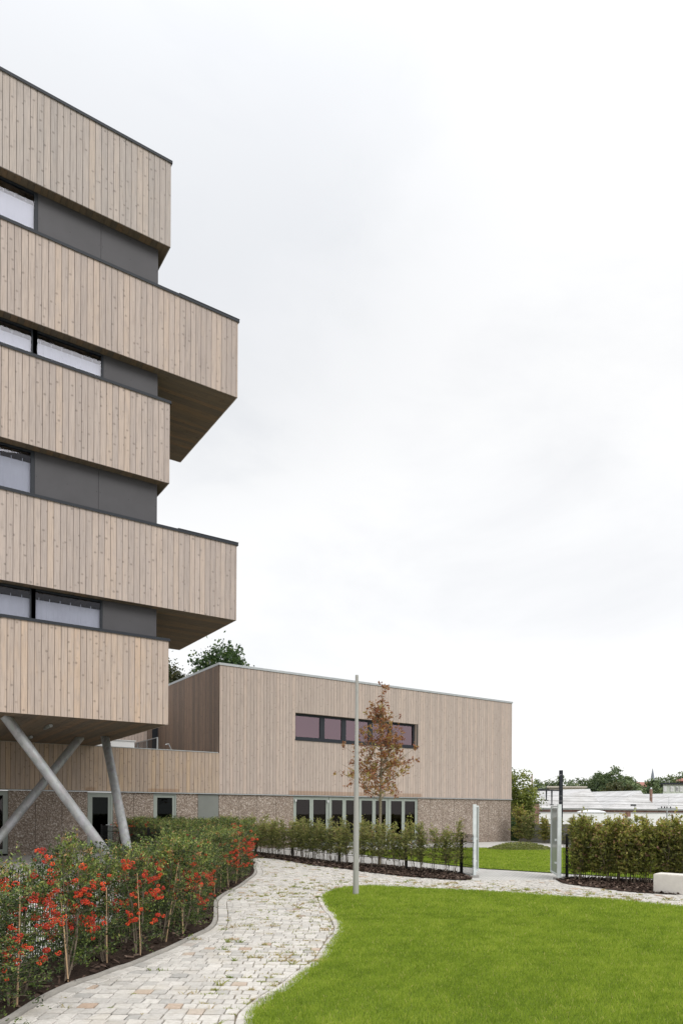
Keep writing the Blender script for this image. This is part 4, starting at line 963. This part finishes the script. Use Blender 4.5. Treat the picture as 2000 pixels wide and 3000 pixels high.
# ------------------------------------------------------------------ concrete bench block
bx0 = Vector((*G(1912, 2619), 0)); dirb = (Vector((*G(2002, 2626.2), 0))-bx0).normalized(); nb_ = Vector((-dirb.y, dirb.x, 0))
if nb_.dot(F) < 0: nb_ = -nb_
import bmesh
bm = bmesh.new(); vs = []
L_, D_, Hh = 1.8, .48, .41
for z in (0, Hh):
    for a, b in ((0, 0), (1, 0), (1, 1), (0, 1)): vs.append(bm.verts.new(dirb*L_*a+nb_*D_*b+Vector((0, 0, z))))
for q_ in ((0, 3, 2, 1), (4, 5, 6, 7), (0, 1, 5, 4), (1, 2, 6, 5), (2, 3, 7, 6), (3, 0, 4, 7)): bm.faces.new([vs[i] for i in q_])
bmesh.ops.bevel(bm, geom=[e_ for e_ in bm.edges], offset=.018, segments=2, affect='EDGES')
me = bpy.data.meshes.new('concrete_bench'); bm.to_mesh(me); bm.free(); me.materials.append(CONC)
bo = bpy.data.objects.new('concrete_bench', me); col.objects.link(bo); bo.location = bx0+Vector((0, 0, .01)); tag(bo, 'pale concrete bench block in front of the dense right hedge', 'bench')
# ------------------------------------------------------------------ trees
def crown_leaves(lobes, n, size, asp=.7, shell=.55, flat=.2):
    vol = np.array([l[3]*l[4]*l[5] for l in lobes])**.72; k_ = rng.choice(len(lobes), n, p=vol/vol.sum()); Lb = np.array(lobes)[k_]
    d_ = rng.normal(size=(n, 3)); d_ /= np.linalg.norm(d_, axis=1, keepdims=True)
    r_ = (shell+(1-shell)*rng.random(n))*(1+.10*np.sin(d_[:, 0]*7+Lb[:, 0])*np.sin(d_[:, 2]*6+Lb[:, 1]))
    c = Lb[:, :3]+d_*Lb[:, 3:6]*r_[:, None]+rng.normal(0, size*.5, (n, 3))
    return c, d_
def tree(name, x, y, z0, h, crown, label, mat, group=None, leafsize=.2, n=9000, trunk_r=.2, bark=BARK, cz=.3, lump=16, seed=1, cat='tree', sub=1., scat=1.25, dome=False):
    """crown: (radius x, radius z, centre height)"""
    global rng
    rng = np.random.default_rng(seed); rx_, rz_, ch = crown
    root = empty(name, (x, y, z0), label, cat, group); lobes = []
    for _ in range(lump):
        d_ = rng.normal(size=3); d_ /= np.linalg.norm(d_); rr_ = rng.uniform(.45, .85); s_ = rng.uniform(.26, .46)*sub
        lobes.append((d_[0]*rx_*rr_, d_[1]*rx_*rr_, ch+d_[2]*rz_*rr_, rx_*s_, rx_*s_, rz_*s_*.85))
    lobes.append((0, 0, ch, rx_*.6, rx_*.6, rz_*.65))
    if dome:
        lobes.append((0, 0, ch+rz_*.52, rx_*.5, rx_*.5, rz_*.44))
        for k_ in range(7): lobes.append((rx_*.58*math.cos(k_*.9+seed), rx_*.58*math.sin(k_*.9+seed), ch+rz_*(.12+.12*math.sin(k_*2.1+seed)), rx_*.40, rx_*.40, rz_*.44))
    tm = MB(); tm.tube([(0, 0, 0), (.05, 0, ch*.5), (0, .1, ch)], [trunk_r, trunk_r*.8, trunk_r*.45], 8, caps=False)
    for l in lobes[:10]: tm.tube([(0, 0, ch*.45), (l[0]*.5, l[1]*.5, ch*.5+l[2]*.3), (l[0], l[1], l[2])], [trunk_r*.4, trunk_r*.25, trunk_r*.08], 5, caps=False)
    tm.build('trunk', bark, root)
    # clumps of leaves round sub-centres on each lobe
    m_ = max(40, n//22); cc_, dd_ = crown_leaves(lobes, m_, 0, shell=.6); per = n//m_
    c = np.repeat(cc_, per, 0)+rng.normal(0, leafsize*scat, (m_*per, 3)); tone = np.repeat(rng.normal(0, .15, m_), per)
    ax = rng.normal(size=(len(c), 3)); V_ = leaf_quads(c, ax, leafsize*rng.uniform(.6, 1.3, len(c)), .65, None)
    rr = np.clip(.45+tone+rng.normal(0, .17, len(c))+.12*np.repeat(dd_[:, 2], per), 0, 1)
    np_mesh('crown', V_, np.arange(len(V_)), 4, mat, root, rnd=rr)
    return root
# two park trees rising behind the timber building
x, y = CP(652, 56); tree('maple_tree', x, y, 0, 14, (3.05, 4.2, 11.15), 'dark green tree rising behind the corner of the timber building', L_TREE, 'trees behind the timber building', .26, 24000, .25, seed=3, lump=20, dome=True, scat=.95)
x, y = CP(520, 58); tree('maple_tree', x, y, 0, 12, (2.6, 3.6, 10.4), 'browner tree seen between the timber tower and the dark green tree', L_TREEB, 'trees behind the timber building', .26, 16000, .25, seed=4, lump=18)
# tree at the right corner of the timber building
x, y = CP(1512, 50); tree('young_tree', x, y, -3, 8, (1.45, 3.1, 4.6), 'light green tree at the right corner of the timber building', L_TREEL, None, .17, 11000, .1, seed=6, lump=16, sub=1.0)
x, y = CP(1500, 47); tree('ivy_shrub', x, y, -3, 4, (1.9, 1.5, 3.2), 'dark bush under the light green tree beside the brown brick shed', L_TREE, None, .14, 9000, .05, seed=7, lump=12, cat='bush')
# red leaved young tree
def red_tree():
    global rng
    rng = np.random.default_rng(77); random.seed(77)
    x, y = G(1111, 2536); root = empty('young_maple', (x, y, 0), 'young tree with sparse reddish brown leaves growing behind the thin hedge', 'tree')
    tm = MB(); Ht = 5.75; tm.tube([(0, 0, 0), (.02, 0, 1.2), (.03, .0, 2.2), (.06, 0, 3.4), (.04, 0, 4.5), (.08, 0, Ht)], [.055, .045, .04, .028, .016, .004], 8, caps=False)
    ends = []; rt = Vector((R0.x, R0.y, 0)); fw = Vector((F.x, F.y, 0))
    prof = lambda z: np.interp(z, [1.9, 2.3, 2.9, 3.4, 3.8, 4.1, 4.6, 5.0, 5.3, 5.8], [.45, .95, 1.25, 1.2, .95, .60, .70, .34, .08, .05])
    for i in range(52):
        zb_ = rng.uniform(1.95, 4.7); a = i*2.4; ztip = zb_+rng.uniform(.25, .9)
        L = prof(min(ztip, 5.2))*rng.uniform(.65, 1.12); dr = rt*math.cos(a)+fw*math.sin(a)
        p0 = Vector((.03, 0, zb_)); p1 = p0+dr*L*.5+Vector((0, 0, (ztip-zb_)*.35)); p2 = p0+dr*L+Vector((0, 0, ztip-zb_))
        tm.tube([p0, p1, p2], [.012, .008, .003], 5, caps=False)
        for j in range(9):
            t_ = rng.uniform(.25, 1.); pp_ = p0.lerp(p1, t_*2) if t_ < .5 else p1.lerp(p2, t_*2-1)
            q_ = pp_+Vector(rng.normal(0, .13, 3))+Vector((0, 0, .05)); tm.tube([pp_, q_], [.004, .002], 3, caps=False); ends.append(np.array(q_))
    for z in np.linspace(4.6, 5.75, 12): ends.append(np.array((.07+rng.normal(0, .06), rng.normal(0, .06), z)))
    for z in (5.18, 5.22, 5.6, 5.65, 5.7): ends.append(np.array(rt*rng.uniform(-.05, .22))+np.array((.06, 0, z)))
    ends += [np.array(rt*-1.15)+np.array((0, 0, 3.75+k_*.05)) for k_ in range(3)]+[np.array(rt*1.12)+np.array((0, 0, 3.7+k_*.04)) for k_ in range(3)]
    tm.tube([(0, 0, 2.9), tuple(rt*.6+Vector((0, 0, 3.35))), tuple(rt*1.12+Vector((0, 0, 3.72)))], [.012, .008, .003], 5); tm.tube([(0, 0, 2.8), tuple(rt*-.6+Vector((0, 0, 3.35))), tuple(rt*-1.15+Vector((0, 0, 3.78)))], [.012, .008, .003], 5)
    E_ = np.array(ends); per = 11; c = np.repeat(E_, per, 0)+rng.normal(0, .042, (len(E_)*per, 3)); tone = np.repeat(rng.normal(0, .2, len(E_)), per)
    V_ = leaf_quads(c, rng.normal(size=(len(c), 3)), .084*rng.uniform(.6, 1.25, len(c)), .6, None)
    rr = np.clip(.42+tone+.10*(3.2-c[:, 2])*.5+rng.normal(0, .2, len(c)), 0, 1)
    tm.build('trunk', BARKG, root); np_mesh('crown', V_, np.arange(len(V_)), 4, L_RED, root, rnd=rr)
red_tree()
# shrubs in front of the concrete boundary wall, planted mound
rng = np.random.default_rng(303)
protos.update({'s1': make_hedge(61, L_HORN2, 1.5, 260, 15, .42, .15, .075, 'wall_shrub'), 's2': make_hedge(62, L_HORN, 1.3, 230, 15, .38, .15, .075, 'wall_shrub')})
rng = np.random.default_rng(304)
sx = [(30.3, YB-1.0, 1.25), (30.2, YB-1.7, 1.12), (30.45, YB-2.6, .9), (30.4, YB-3.5, 1.0), (30.45, YB-4.5, .92), (30.35, YB-5.4, 1.05), (30.45, YB-6.6, .9), (30.4, YB-7.6, 1.0), (30.4, YB-8.6, .95), (30.35, YB-9.6, 1.0), (30.4, YB-10.8, .95), (30.4, YB-12, 1.)]
for i, (x, y, s) in enumerate(sx):
    place('s1' if i % 2 == 0 else 's2', x, y, rng.uniform(0, 6), s, ('big shrub' if s > 1.1 else 'small shrub')+' against the grey boundary wall, '+ordn(i)+' from the timber building', 'shrub', 'shrubs along the grey boundary wall', .01)
def mound():
    mx_, my_ = CP(1525, 31.0); n = 5200; P_ = rng.normal(0, 1, (n, 2)); r_ = np.hypot(*P_.T); P_ = P_/r_[:, None]*np.sqrt(rng.random(n))[:, None]
    c = np.stack([R0.x*P_[:, 0]*1.5+F.x*P_[:, 1]*.9+mx_, R0.y*P_[:, 0]*1.5+F.y*P_[:, 1]*.9+my_, .05+.30*(1-np.hypot(*P_.T)**2)*rng.uniform(.4, 1.1, n)], 1)
    V_ = leaf_quads(c, rng.normal(size=(n, 3))+np.array((0, 0, .6)), .08*rng.uniform(.6, 1.2, n), .5, None)
    return np_mesh('ground_cover', V_, np.arange(len(V_)), 4, L_HORN, rnd=np.clip(rng.normal(.42, .2, n), 0, 1))
tag(mound(), 'low round mound of green ground cover on the rear lawn', 'ground cover', kind='stuff')
# boundary wall
bw = MB(); y = YB-.3
while y > 2: bw.box(31.0, 31.2, y-2.48, y, -3, 1.06); y -= 2.5
tag(bw.build('boundary_wall', CONCD), 'low grey concrete boundary wall running from the timber building behind shrubs', 'wall')
# ------------------------------------------------------------------ railway and works beyond the wall (ground lies lower there)
ZL = -3.2
def catenary(px, d_, top_py, label, arm=True):
    x, y = CP(px, d_); zt_ = ZP(top_py, d_); root = empty('catenary_mast', (x, y, ZL), label, 'railway mast'); rt = Vector((R0.x, R0.y, 0)); fw = Vector((F.x, F.y, 0))
    m_ = MB(); h_ = zt_-ZL; w_ = .23
    m_.obox(-rt*w_/2, rt*w_, fw*.02, (0, 0, h_)); m_.obox(-rt*w_/2+fw*.2, rt*w_, fw*.02, (0, 0, h_)); m_.obox(-rt*.02+fw*.021, rt*.04, fw*.178, (0, 0, h_-.002))
    m_.build('mast', DARKMETAL, root)
    a_ = MB(); zb_ = ZP(2313, d_)-ZL
    a_.tube([Vector((0, 0, zb_)), -rt*3.0+Vector((0, 0, zb_))], .05, 8); a_.tube([Vector((0, 0, zb_+.12)), -rt*3.0+Vector((0, 0, zb_+.04))], .03, 6)
    a_.build('cross_arm', DARKMETAL, root)
    for s_, l_ in ((-2.75, .75), (-1.13, .75), (-.72, 1.1)):
        i_ = MB(); i_.tube([rt*s_+Vector((0, 0, zb_)), rt*s_+Vector((0, 0, zb_-l_))], [.06, .04], 8); i_.tube([rt*(s_-.15)+Vector((0, 0, zb_-l_)), rt*(s_+.15)+Vector((0, 0, zb_-l_))], .03, 6); i_.build('insulator', DARKMETAL, root)
    wr = MB()
    wr.tube([Vector((0, 0, h_-.3)), -rt*1.2+Vector((0, 0, h_-1.3)), -rt*2.5+Vector((0, 0, h_-1.6)), -rt*4.+Vector((0, 0, h_-1.65))], .012, 4); wr.tube([Vector((0, 0, h_-.3)), -rt*1.5+Vector((0, 0, zb_+.6)), -rt*2.4+Vector((0, 0, zb_+.1))], .010, 4)
    wr.build('stay_wire', GALV, root)
    return root
catenary(1643.5, 52, 2254, 'dark steel railway mast with cross arm standing beyond the right gate leaf')
for (pya, pyb, i, wl) in ((2329, 2332, 0, 'upper'), (2344, 2347, 1, 'middle'), (2353.5, 2356, 2, 'lower')):
    m_ = MB(); d_ = 52; pts = [(*CP(p_, d_), ZP(pya+(pyb-pya)*(p_-1540)/500, d_)) for p_ in (1500, 1643, 1800, 1950, 2100)]; m_.tube(pts, .013, 4)
    tag(m_.build('overhead_wire', GALV), wl+' overhead railway wire crossing in front of the grey roofs', 'wire', 'overhead railway wires')
# sheds
YF = 50.
def shed(xa, xb, xr, xh, label, yback=78, left_wall=False):
    root = empty('works_shed', (xa, YF, ZL), label, 'building', 'grey roofed works sheds'); z0, z1 = 2.18-ZL, 4.45-ZL
    m_ = MB(); A = (0, 0, z0); B = (xh-xa, 0, z0); D = (xb-xa, 0, z0); Rg = (xr-xa, 1.6, z1); Rb = (xr-xa, yback-YF, z1); Ab = (0, yback-YF, z0); Db = (xb-xa, yback-YF, z0)
    m_.poly([A, B, Rg]); m_.poly([A, Rg, Rb, Ab]); m_.poly([B, D, Rg]); m_.poly([D, Db, Rb, Rg]); m_.poly([Ab, Rb, Db]); m_.build('roof', ROOF, root)
    c_ = MB(); c_.tube([Rg, Rb], .09, 6); c_.build('ridge_cap', WHITE, root)
    w_ = MB(); w_.box(0, xb-xa-.02, .25, yback-YF-.2, 0, z0-.16); w_.build('brick_wall', REDBRICK, root)
    g_ = MB(); g_.box(0, xb-xa-.02, -.12, .2, z0-.155, z0-.03); g_.build('gutter', PANELG, root)
    return root
def XF(px): return W(px, 2365, YF)[0]
def XRg(px): return W(px, 2313, YF+1.6)[0]
shed(XF(1530)-3, XF(1767), XRg(1727), XF(1668), 'grey works shed roof directly right of the dark railway mast')
shed(XF(1767)+.01, XF(1927), XRg(1877), XF(1824), 'grey works shed roof in the middle of the row behind the hedge')
shed(XF(1927)+.01, XF(2100), XRg(2060), XF(2040), 'grey works shed roof at the right edge of the photo, below the white flats')
wb = MB(); YWb = 46.; xa_, xb_ = W(1578, 2390, YWb)[0], W(2100, 2390, YWb)[0]; wb.box(xa_, xb_, YWb, YF-.2, ZL, 1.66)
wo = wb.build('white_annexe', WHITE); tag(wo, 'long low white wall of the works annexe below the grey roofs', 'building')
wv = MB(); xv, zv = W(1834, 2387, YWb); wv.box(xv-.28, xv+.28, YWb-.35, YWb-.005, zv-.25, zv+.25); wv.build('vent_box', REDBRICK, wo)
wc = MB(); wc.box(xa_-.05, xb_, YWb-.06, YWb+.3, 1.662, 1.74); wc.build('coping', ALU, wo)
dm = MB(); xd, _z = W(1750, 2377, YWb+1); 
for k_ in range(6):
    r0_, r1_ = 1.6*math.cos(k_*.26), 1.6*math.cos((k_+1)*.26)
    dm.tube([(xd, YWb+1.8, 1.67+.34*math.sin(k_*.26)), (xd, YWb+1.8, 1.67+.34*math.sin((k_+1)*.26))], [r0_, max(r1_, .05)], 16)
dm.build('skylight_dome', WHITE, wo)
bs = MB(); xa2, xb2 = W(1490, 2370, 42)[0], W(1579, 2370, 42)[0]; bs.box(xa2, xb2, 42, 45.6, ZL, W(1560, 2354, 42)[1]); so2 = bs.build('brick_shed', REDBRICK); tag(so2, 'brown brick shed behind the light green tree', 'building')
bs = MB(); bs.box(xa2-.1, xb2+.1, 41.9, 45.7, W(1560, 2354, 42)[1]+.002, W(1560, 2351, 42)[1]); bs.build('roof_edge', DARKMETAL, so2)
# yard lamp and signal gantry
x, y = CP(1859, 60); yl = empty('yard_lamp', (x, y, ZL), 'small yard lamp on a thin pole in front of the white annexe', 'lamp'); zt_ = ZP(2358, 60)-ZL
m_ = MB(); m_.tube([(0, 0, 0), (0, 0, zt_)], .045, 6); m_.build('pole', ALU, yl); m_ = MB(); r3 = Vector((R0.x, R0.y, 0)); m_.obox(-r3*.3+Vector((0, 0, zt_)), r3*.42, Vector((F.x, F.y, 0))*.2, (0, 0, .16)); m_.build('lamp_head', DARKMETAL, yl)
x, y = CP(1953, 58); sg = empty('signal_gantry', (x, y, ZL), 'small railway signal bracket at the right in front of the grey roofs', 'signal'); zt_ = ZP(2368, 58)-ZL
m_ = MB(); m_.obox(-r3*.7+Vector((0, 0, zt_)), r3*1.5, Vector((F.x, F.y, 0))*.2, (0, 0, .14)); m_.tube([(0, 0, 0), (0, 0, zt_)], .06, 6); m_.tube([r3*.15+Vector((0, 0, zt_+.14)), r3*.15+Vector((0, 0, zt_+1.1))], .012, 4); m_.build('bracket', ALU, sg)
for k_ in (-.45, -.2, .0, .3): m_ = MB(); m_.tube([r3*k_+Vector((0, 0, zt_+.14)), r3*k_+Vector((0, 0, zt_+.27))], .05, 8); m_.build('signal_lamp', BLACK, sg)
x, y = CP(1906, 92); vs_ = empty('roof_chimney', (x, y, 2.5), 'little brick chimney on the works roof below the church spire', 'chimney'); zc_ = ZP(2308, 92)-2.5; m_ = MB(); m_.box(-.13, .13, -.13, .13, 0, zc_); m_.build('stack', REDBRICK, vs_); m_ = MB(); m_.tube([(0, 0, zc_), (0, 0, zc_+.25)], [.16, .05], 8); m_.build('cowl', ALU, vs_)
# flats at the right, flat building behind the mast
def block(px0, px1, py0, d_, depth, label, mat, wins=(), zwin=(0, 0), roofm=DARKMETAL, rise=0):
    a = Vector((*CP(px0, d_), 0)); b = Vector((*CP(px1, d_), 0)); u = (b-a); fw = Vector((a.x, a.y, 0)).normalized(); zt_ = ZP(py0, d_); root = empty('apartment_block', (a.x, a.y, ZL), label, 'building')
    m_ = MB(); m_.obox((0, 0, 0), u, fw*depth, (0, 0, zt_-ZL)); m_.build('wall', mat, root)
    un = u.normalized(); m_ = MB(); m_.obox(-un*.4-fw*.4+Vector((0, 0, zt_-ZL+.002)), u+un*.8, fw*(depth+.8), (0, 0, .28)); m_.build('roof', roofm, root)
    for (w0, w1) in wins:
        p0 = (w0-px0)/(px1-px0)*u.length; p1 = (w1-px0)/(px1-px0)*u.length
        f_ = MB(); f_.obox(un*p0-fw*.12+Vector((0, 0, zwin[0]-ZL)), un*(p1-p0), fw*.11, (0, 0, zwin[1]-zwin[0])); fo = f_.build('window', WHITE, root)
        g_ = MB(); hw = (p1-p0)/2
        for s_ in (0, 1): g_.obox(un*(p0+s_*hw+.15)-fw*.16+Vector((0, 0, zwin[0]-ZL+.15)), un*(hw-.3), fw*.035, (0, 0, zwin[1]-zwin[0]-.3))
        g_.build('pane', DARKMETAL, fo)
    return root
block(1941, 2140, 2294, 125, 12, 'pale green flats with paired windows at the right edge above the roofs', m_plain('pale_green_render', (.50, .54, .48), .9, 0, .05, .2), [(1943, 1952), (1963, 1972), (1979, 1986), (1990, 1999)], (ZP(2315, 125), ZP(2300, 125)))
block(1607, 1713, 2305, 135, 14, 'flat beige building top behind the railway mast', m_plain('beige_render', (.55, .50, .43), .9, 0, .05, .2), [], (0, 0), m_plain('beige_roof', (.5, .46, .4), .9))
# red roofed house, spire, crane
x, y = CP(1876, 170); hs = empty('red_roofed_house', (x, y, ZL), 'small red tiled house roof between the far trees', 'house'); m_ = MB(); z_ = ZP(2301, 170)-ZL; m_.obox(-r3*3.5, r3*9, Vector((F.x, F.y, 0))*8, (0, 0, z_)); m_.build('wall', REDBRICK, hs)
m_ = MB(); f3 = Vector((F.x, F.y, 0)); q_ = [(-r3*3.8-f3*.3)+Vector((0, 0, z_+.01)), (r3*5.8-f3*.3)+Vector((0, 0, z_+.01)), (r3*5.8+f3*8.3)+Vector((0, 0, z_+.01)), (-r3*3.8+f3*8.3)+Vector((0, 0, z_+.01)), (-r3*2.8+f3*4)+Vector((0, 0, z_+1.3)), (r3*4.8+f3*4)+Vector((0, 0, z_+1.3))]
for ids in ((0, 1, 5, 4), (1, 2, 5), (2, 3, 4, 5), (3, 0, 4)): m_.poly([q_[i] for i in ids])
m_.build('roof', REDROOF, hs)
x, y = CP(2016, 160); h2 = empty('brick_gable_house', (x, y, ZL), 'red brick gable showing above the pale flats at the right edge', 'house'); m_ = MB(); z_ = ZP(2283, 160)-ZL; m_.obox(-r3*.3, r3*9, f3*8, (0, 0, z_)); m_.build('wall', REDBRICK, h2)
m_ = MB(); a_, b_, c_ = -r3*.6-f3*.3+Vector((0, 0, z_+.01)), r3*9.4-f3*.3+Vector((0, 0, z_+.01)), r3*4.4+Vector((0, 0, z_+1.5)); d1 = f3*8.5
m_.poly([a_, b_, c_]); m_.poly([a_, c_, c_+d1, a_+d1]); m_.poly([b_, b_+d1, c_+d1, c_]); m_.build('roof', REDROOF, h2)
x, y = CP(1910.5, 600); spz = ZP(2247, 600); cs_ = empty('church_spire', (x, y, ZL), 'thin slate church spire far away above the trees', 'church')
m_ = MB(); m_.box(-2.3, 2.3, -2.3, 2.3, 0, ZP(2284, 600)-ZL); m_.build('tower', SPIRE_HAZE, cs_); m_ = MB(); m_.tube([(0, 0, ZP(2284, 600)-ZL), (0, 0, ZP(2265, 600)-ZL), (0, 0, spz-ZL)], [1.9, 1.1, .12], 8); m_.build('spire', SPIRE_HAZE, cs_)
x, y = CP(1557, 500); cr = empty('far_mast', (x, y, ZL), 'thin red and white lattice mast far off left of the railway mast', 'mast'); zt_ = ZP(2265, 500)-ZL; m_ = MB()
for a_, b_ in ((-1, -1), (1, -1), (1, 1), (-1, 1)): m_.tube([(a_*1.2, b_*1.2, 0), (a_*.25, b_*.25, zt_)], .16, 4)
for k_ in range(12): z_ = zt_*(.4+.05*k_); s_ = 1.2-.95*z_/zt_; m_.tube([(-s_, -s_, z_), (s_, -s_, z_+1.5)], .1, 3)
m_.build('lattice', REDROOF, cr)
# far trees: (px centre, half width px, top py, distance, seed, label bit)
far = [(1580, 26, 2300, 120, 'small round tree left of the railway mast beyond the brick shed'), (1577, 24, 2281, 190, 'pale far tree peeping over the left roofs'), (1634, 34, 2275, 170, 'round far tree right behind the top of the railway mast'), (1700, 44, 2272, 165, 'broad far tree above the flat beige building'), (1752, 40, 2268, 168, 'far tree leaning against the tallest crown from the left'), (1797, 52, 2244, 160, 'tallest domed tree crown above the grey roofs'), (1838, 42, 2270, 150, 'far tree on the right flank of the tallest crown'), (1800, 50, 2290, 140, 'brownish lower tree in front of the tallest crown'), (1852, 34, 2293, 142, 'low tree at the right foot of the tallest crown'), (1893, 26, 2301, 150, 'low tree below the red roofed house'), (1922, 40, 2278, 158, 'tree just right of the church spire'), (1962, 42, 2262, 165, 'tree above the pale flats'), (2004, 40, 2247, 170, 'highest tree at the right edge of the photo'), (2070, 60, 2240, 175, 'big tree just outside the right edge'), (1480, 60, 2310, 180, 'far tree hidden behind the timber building corner'), (1608, 34, 2292, 175, 'low wooded clump between the left mast and the railway mast'), (1880, 46, 2304, 185, 'dark low tree line far behind the red roofed house'), (1740, 60, 2284, 190, 'far wooded mass filling in behind the broad tree'), (1668, 40, 2290, 150, 'low tree directly behind the beige flat roof')]
for i, (px, hw, tp_, d_, lab) in enumerate(far):
    x, y = CP(px, d_); zt_ = ZP(tp_, d_); rx_ = hw/FPX*d_*1.2; hh = zt_-ZL; rz_ = max(rx_*.7, hh*.46)
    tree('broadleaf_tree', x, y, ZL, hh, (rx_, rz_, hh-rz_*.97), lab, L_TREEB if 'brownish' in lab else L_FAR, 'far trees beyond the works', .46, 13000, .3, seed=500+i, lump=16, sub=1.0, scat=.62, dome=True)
for k_, pr in protos.items():
    if k_ not in used:
        for ch in list(pr.children): bpy.data.objects.remove(ch)
        bpy.data.objects.remove(pr)
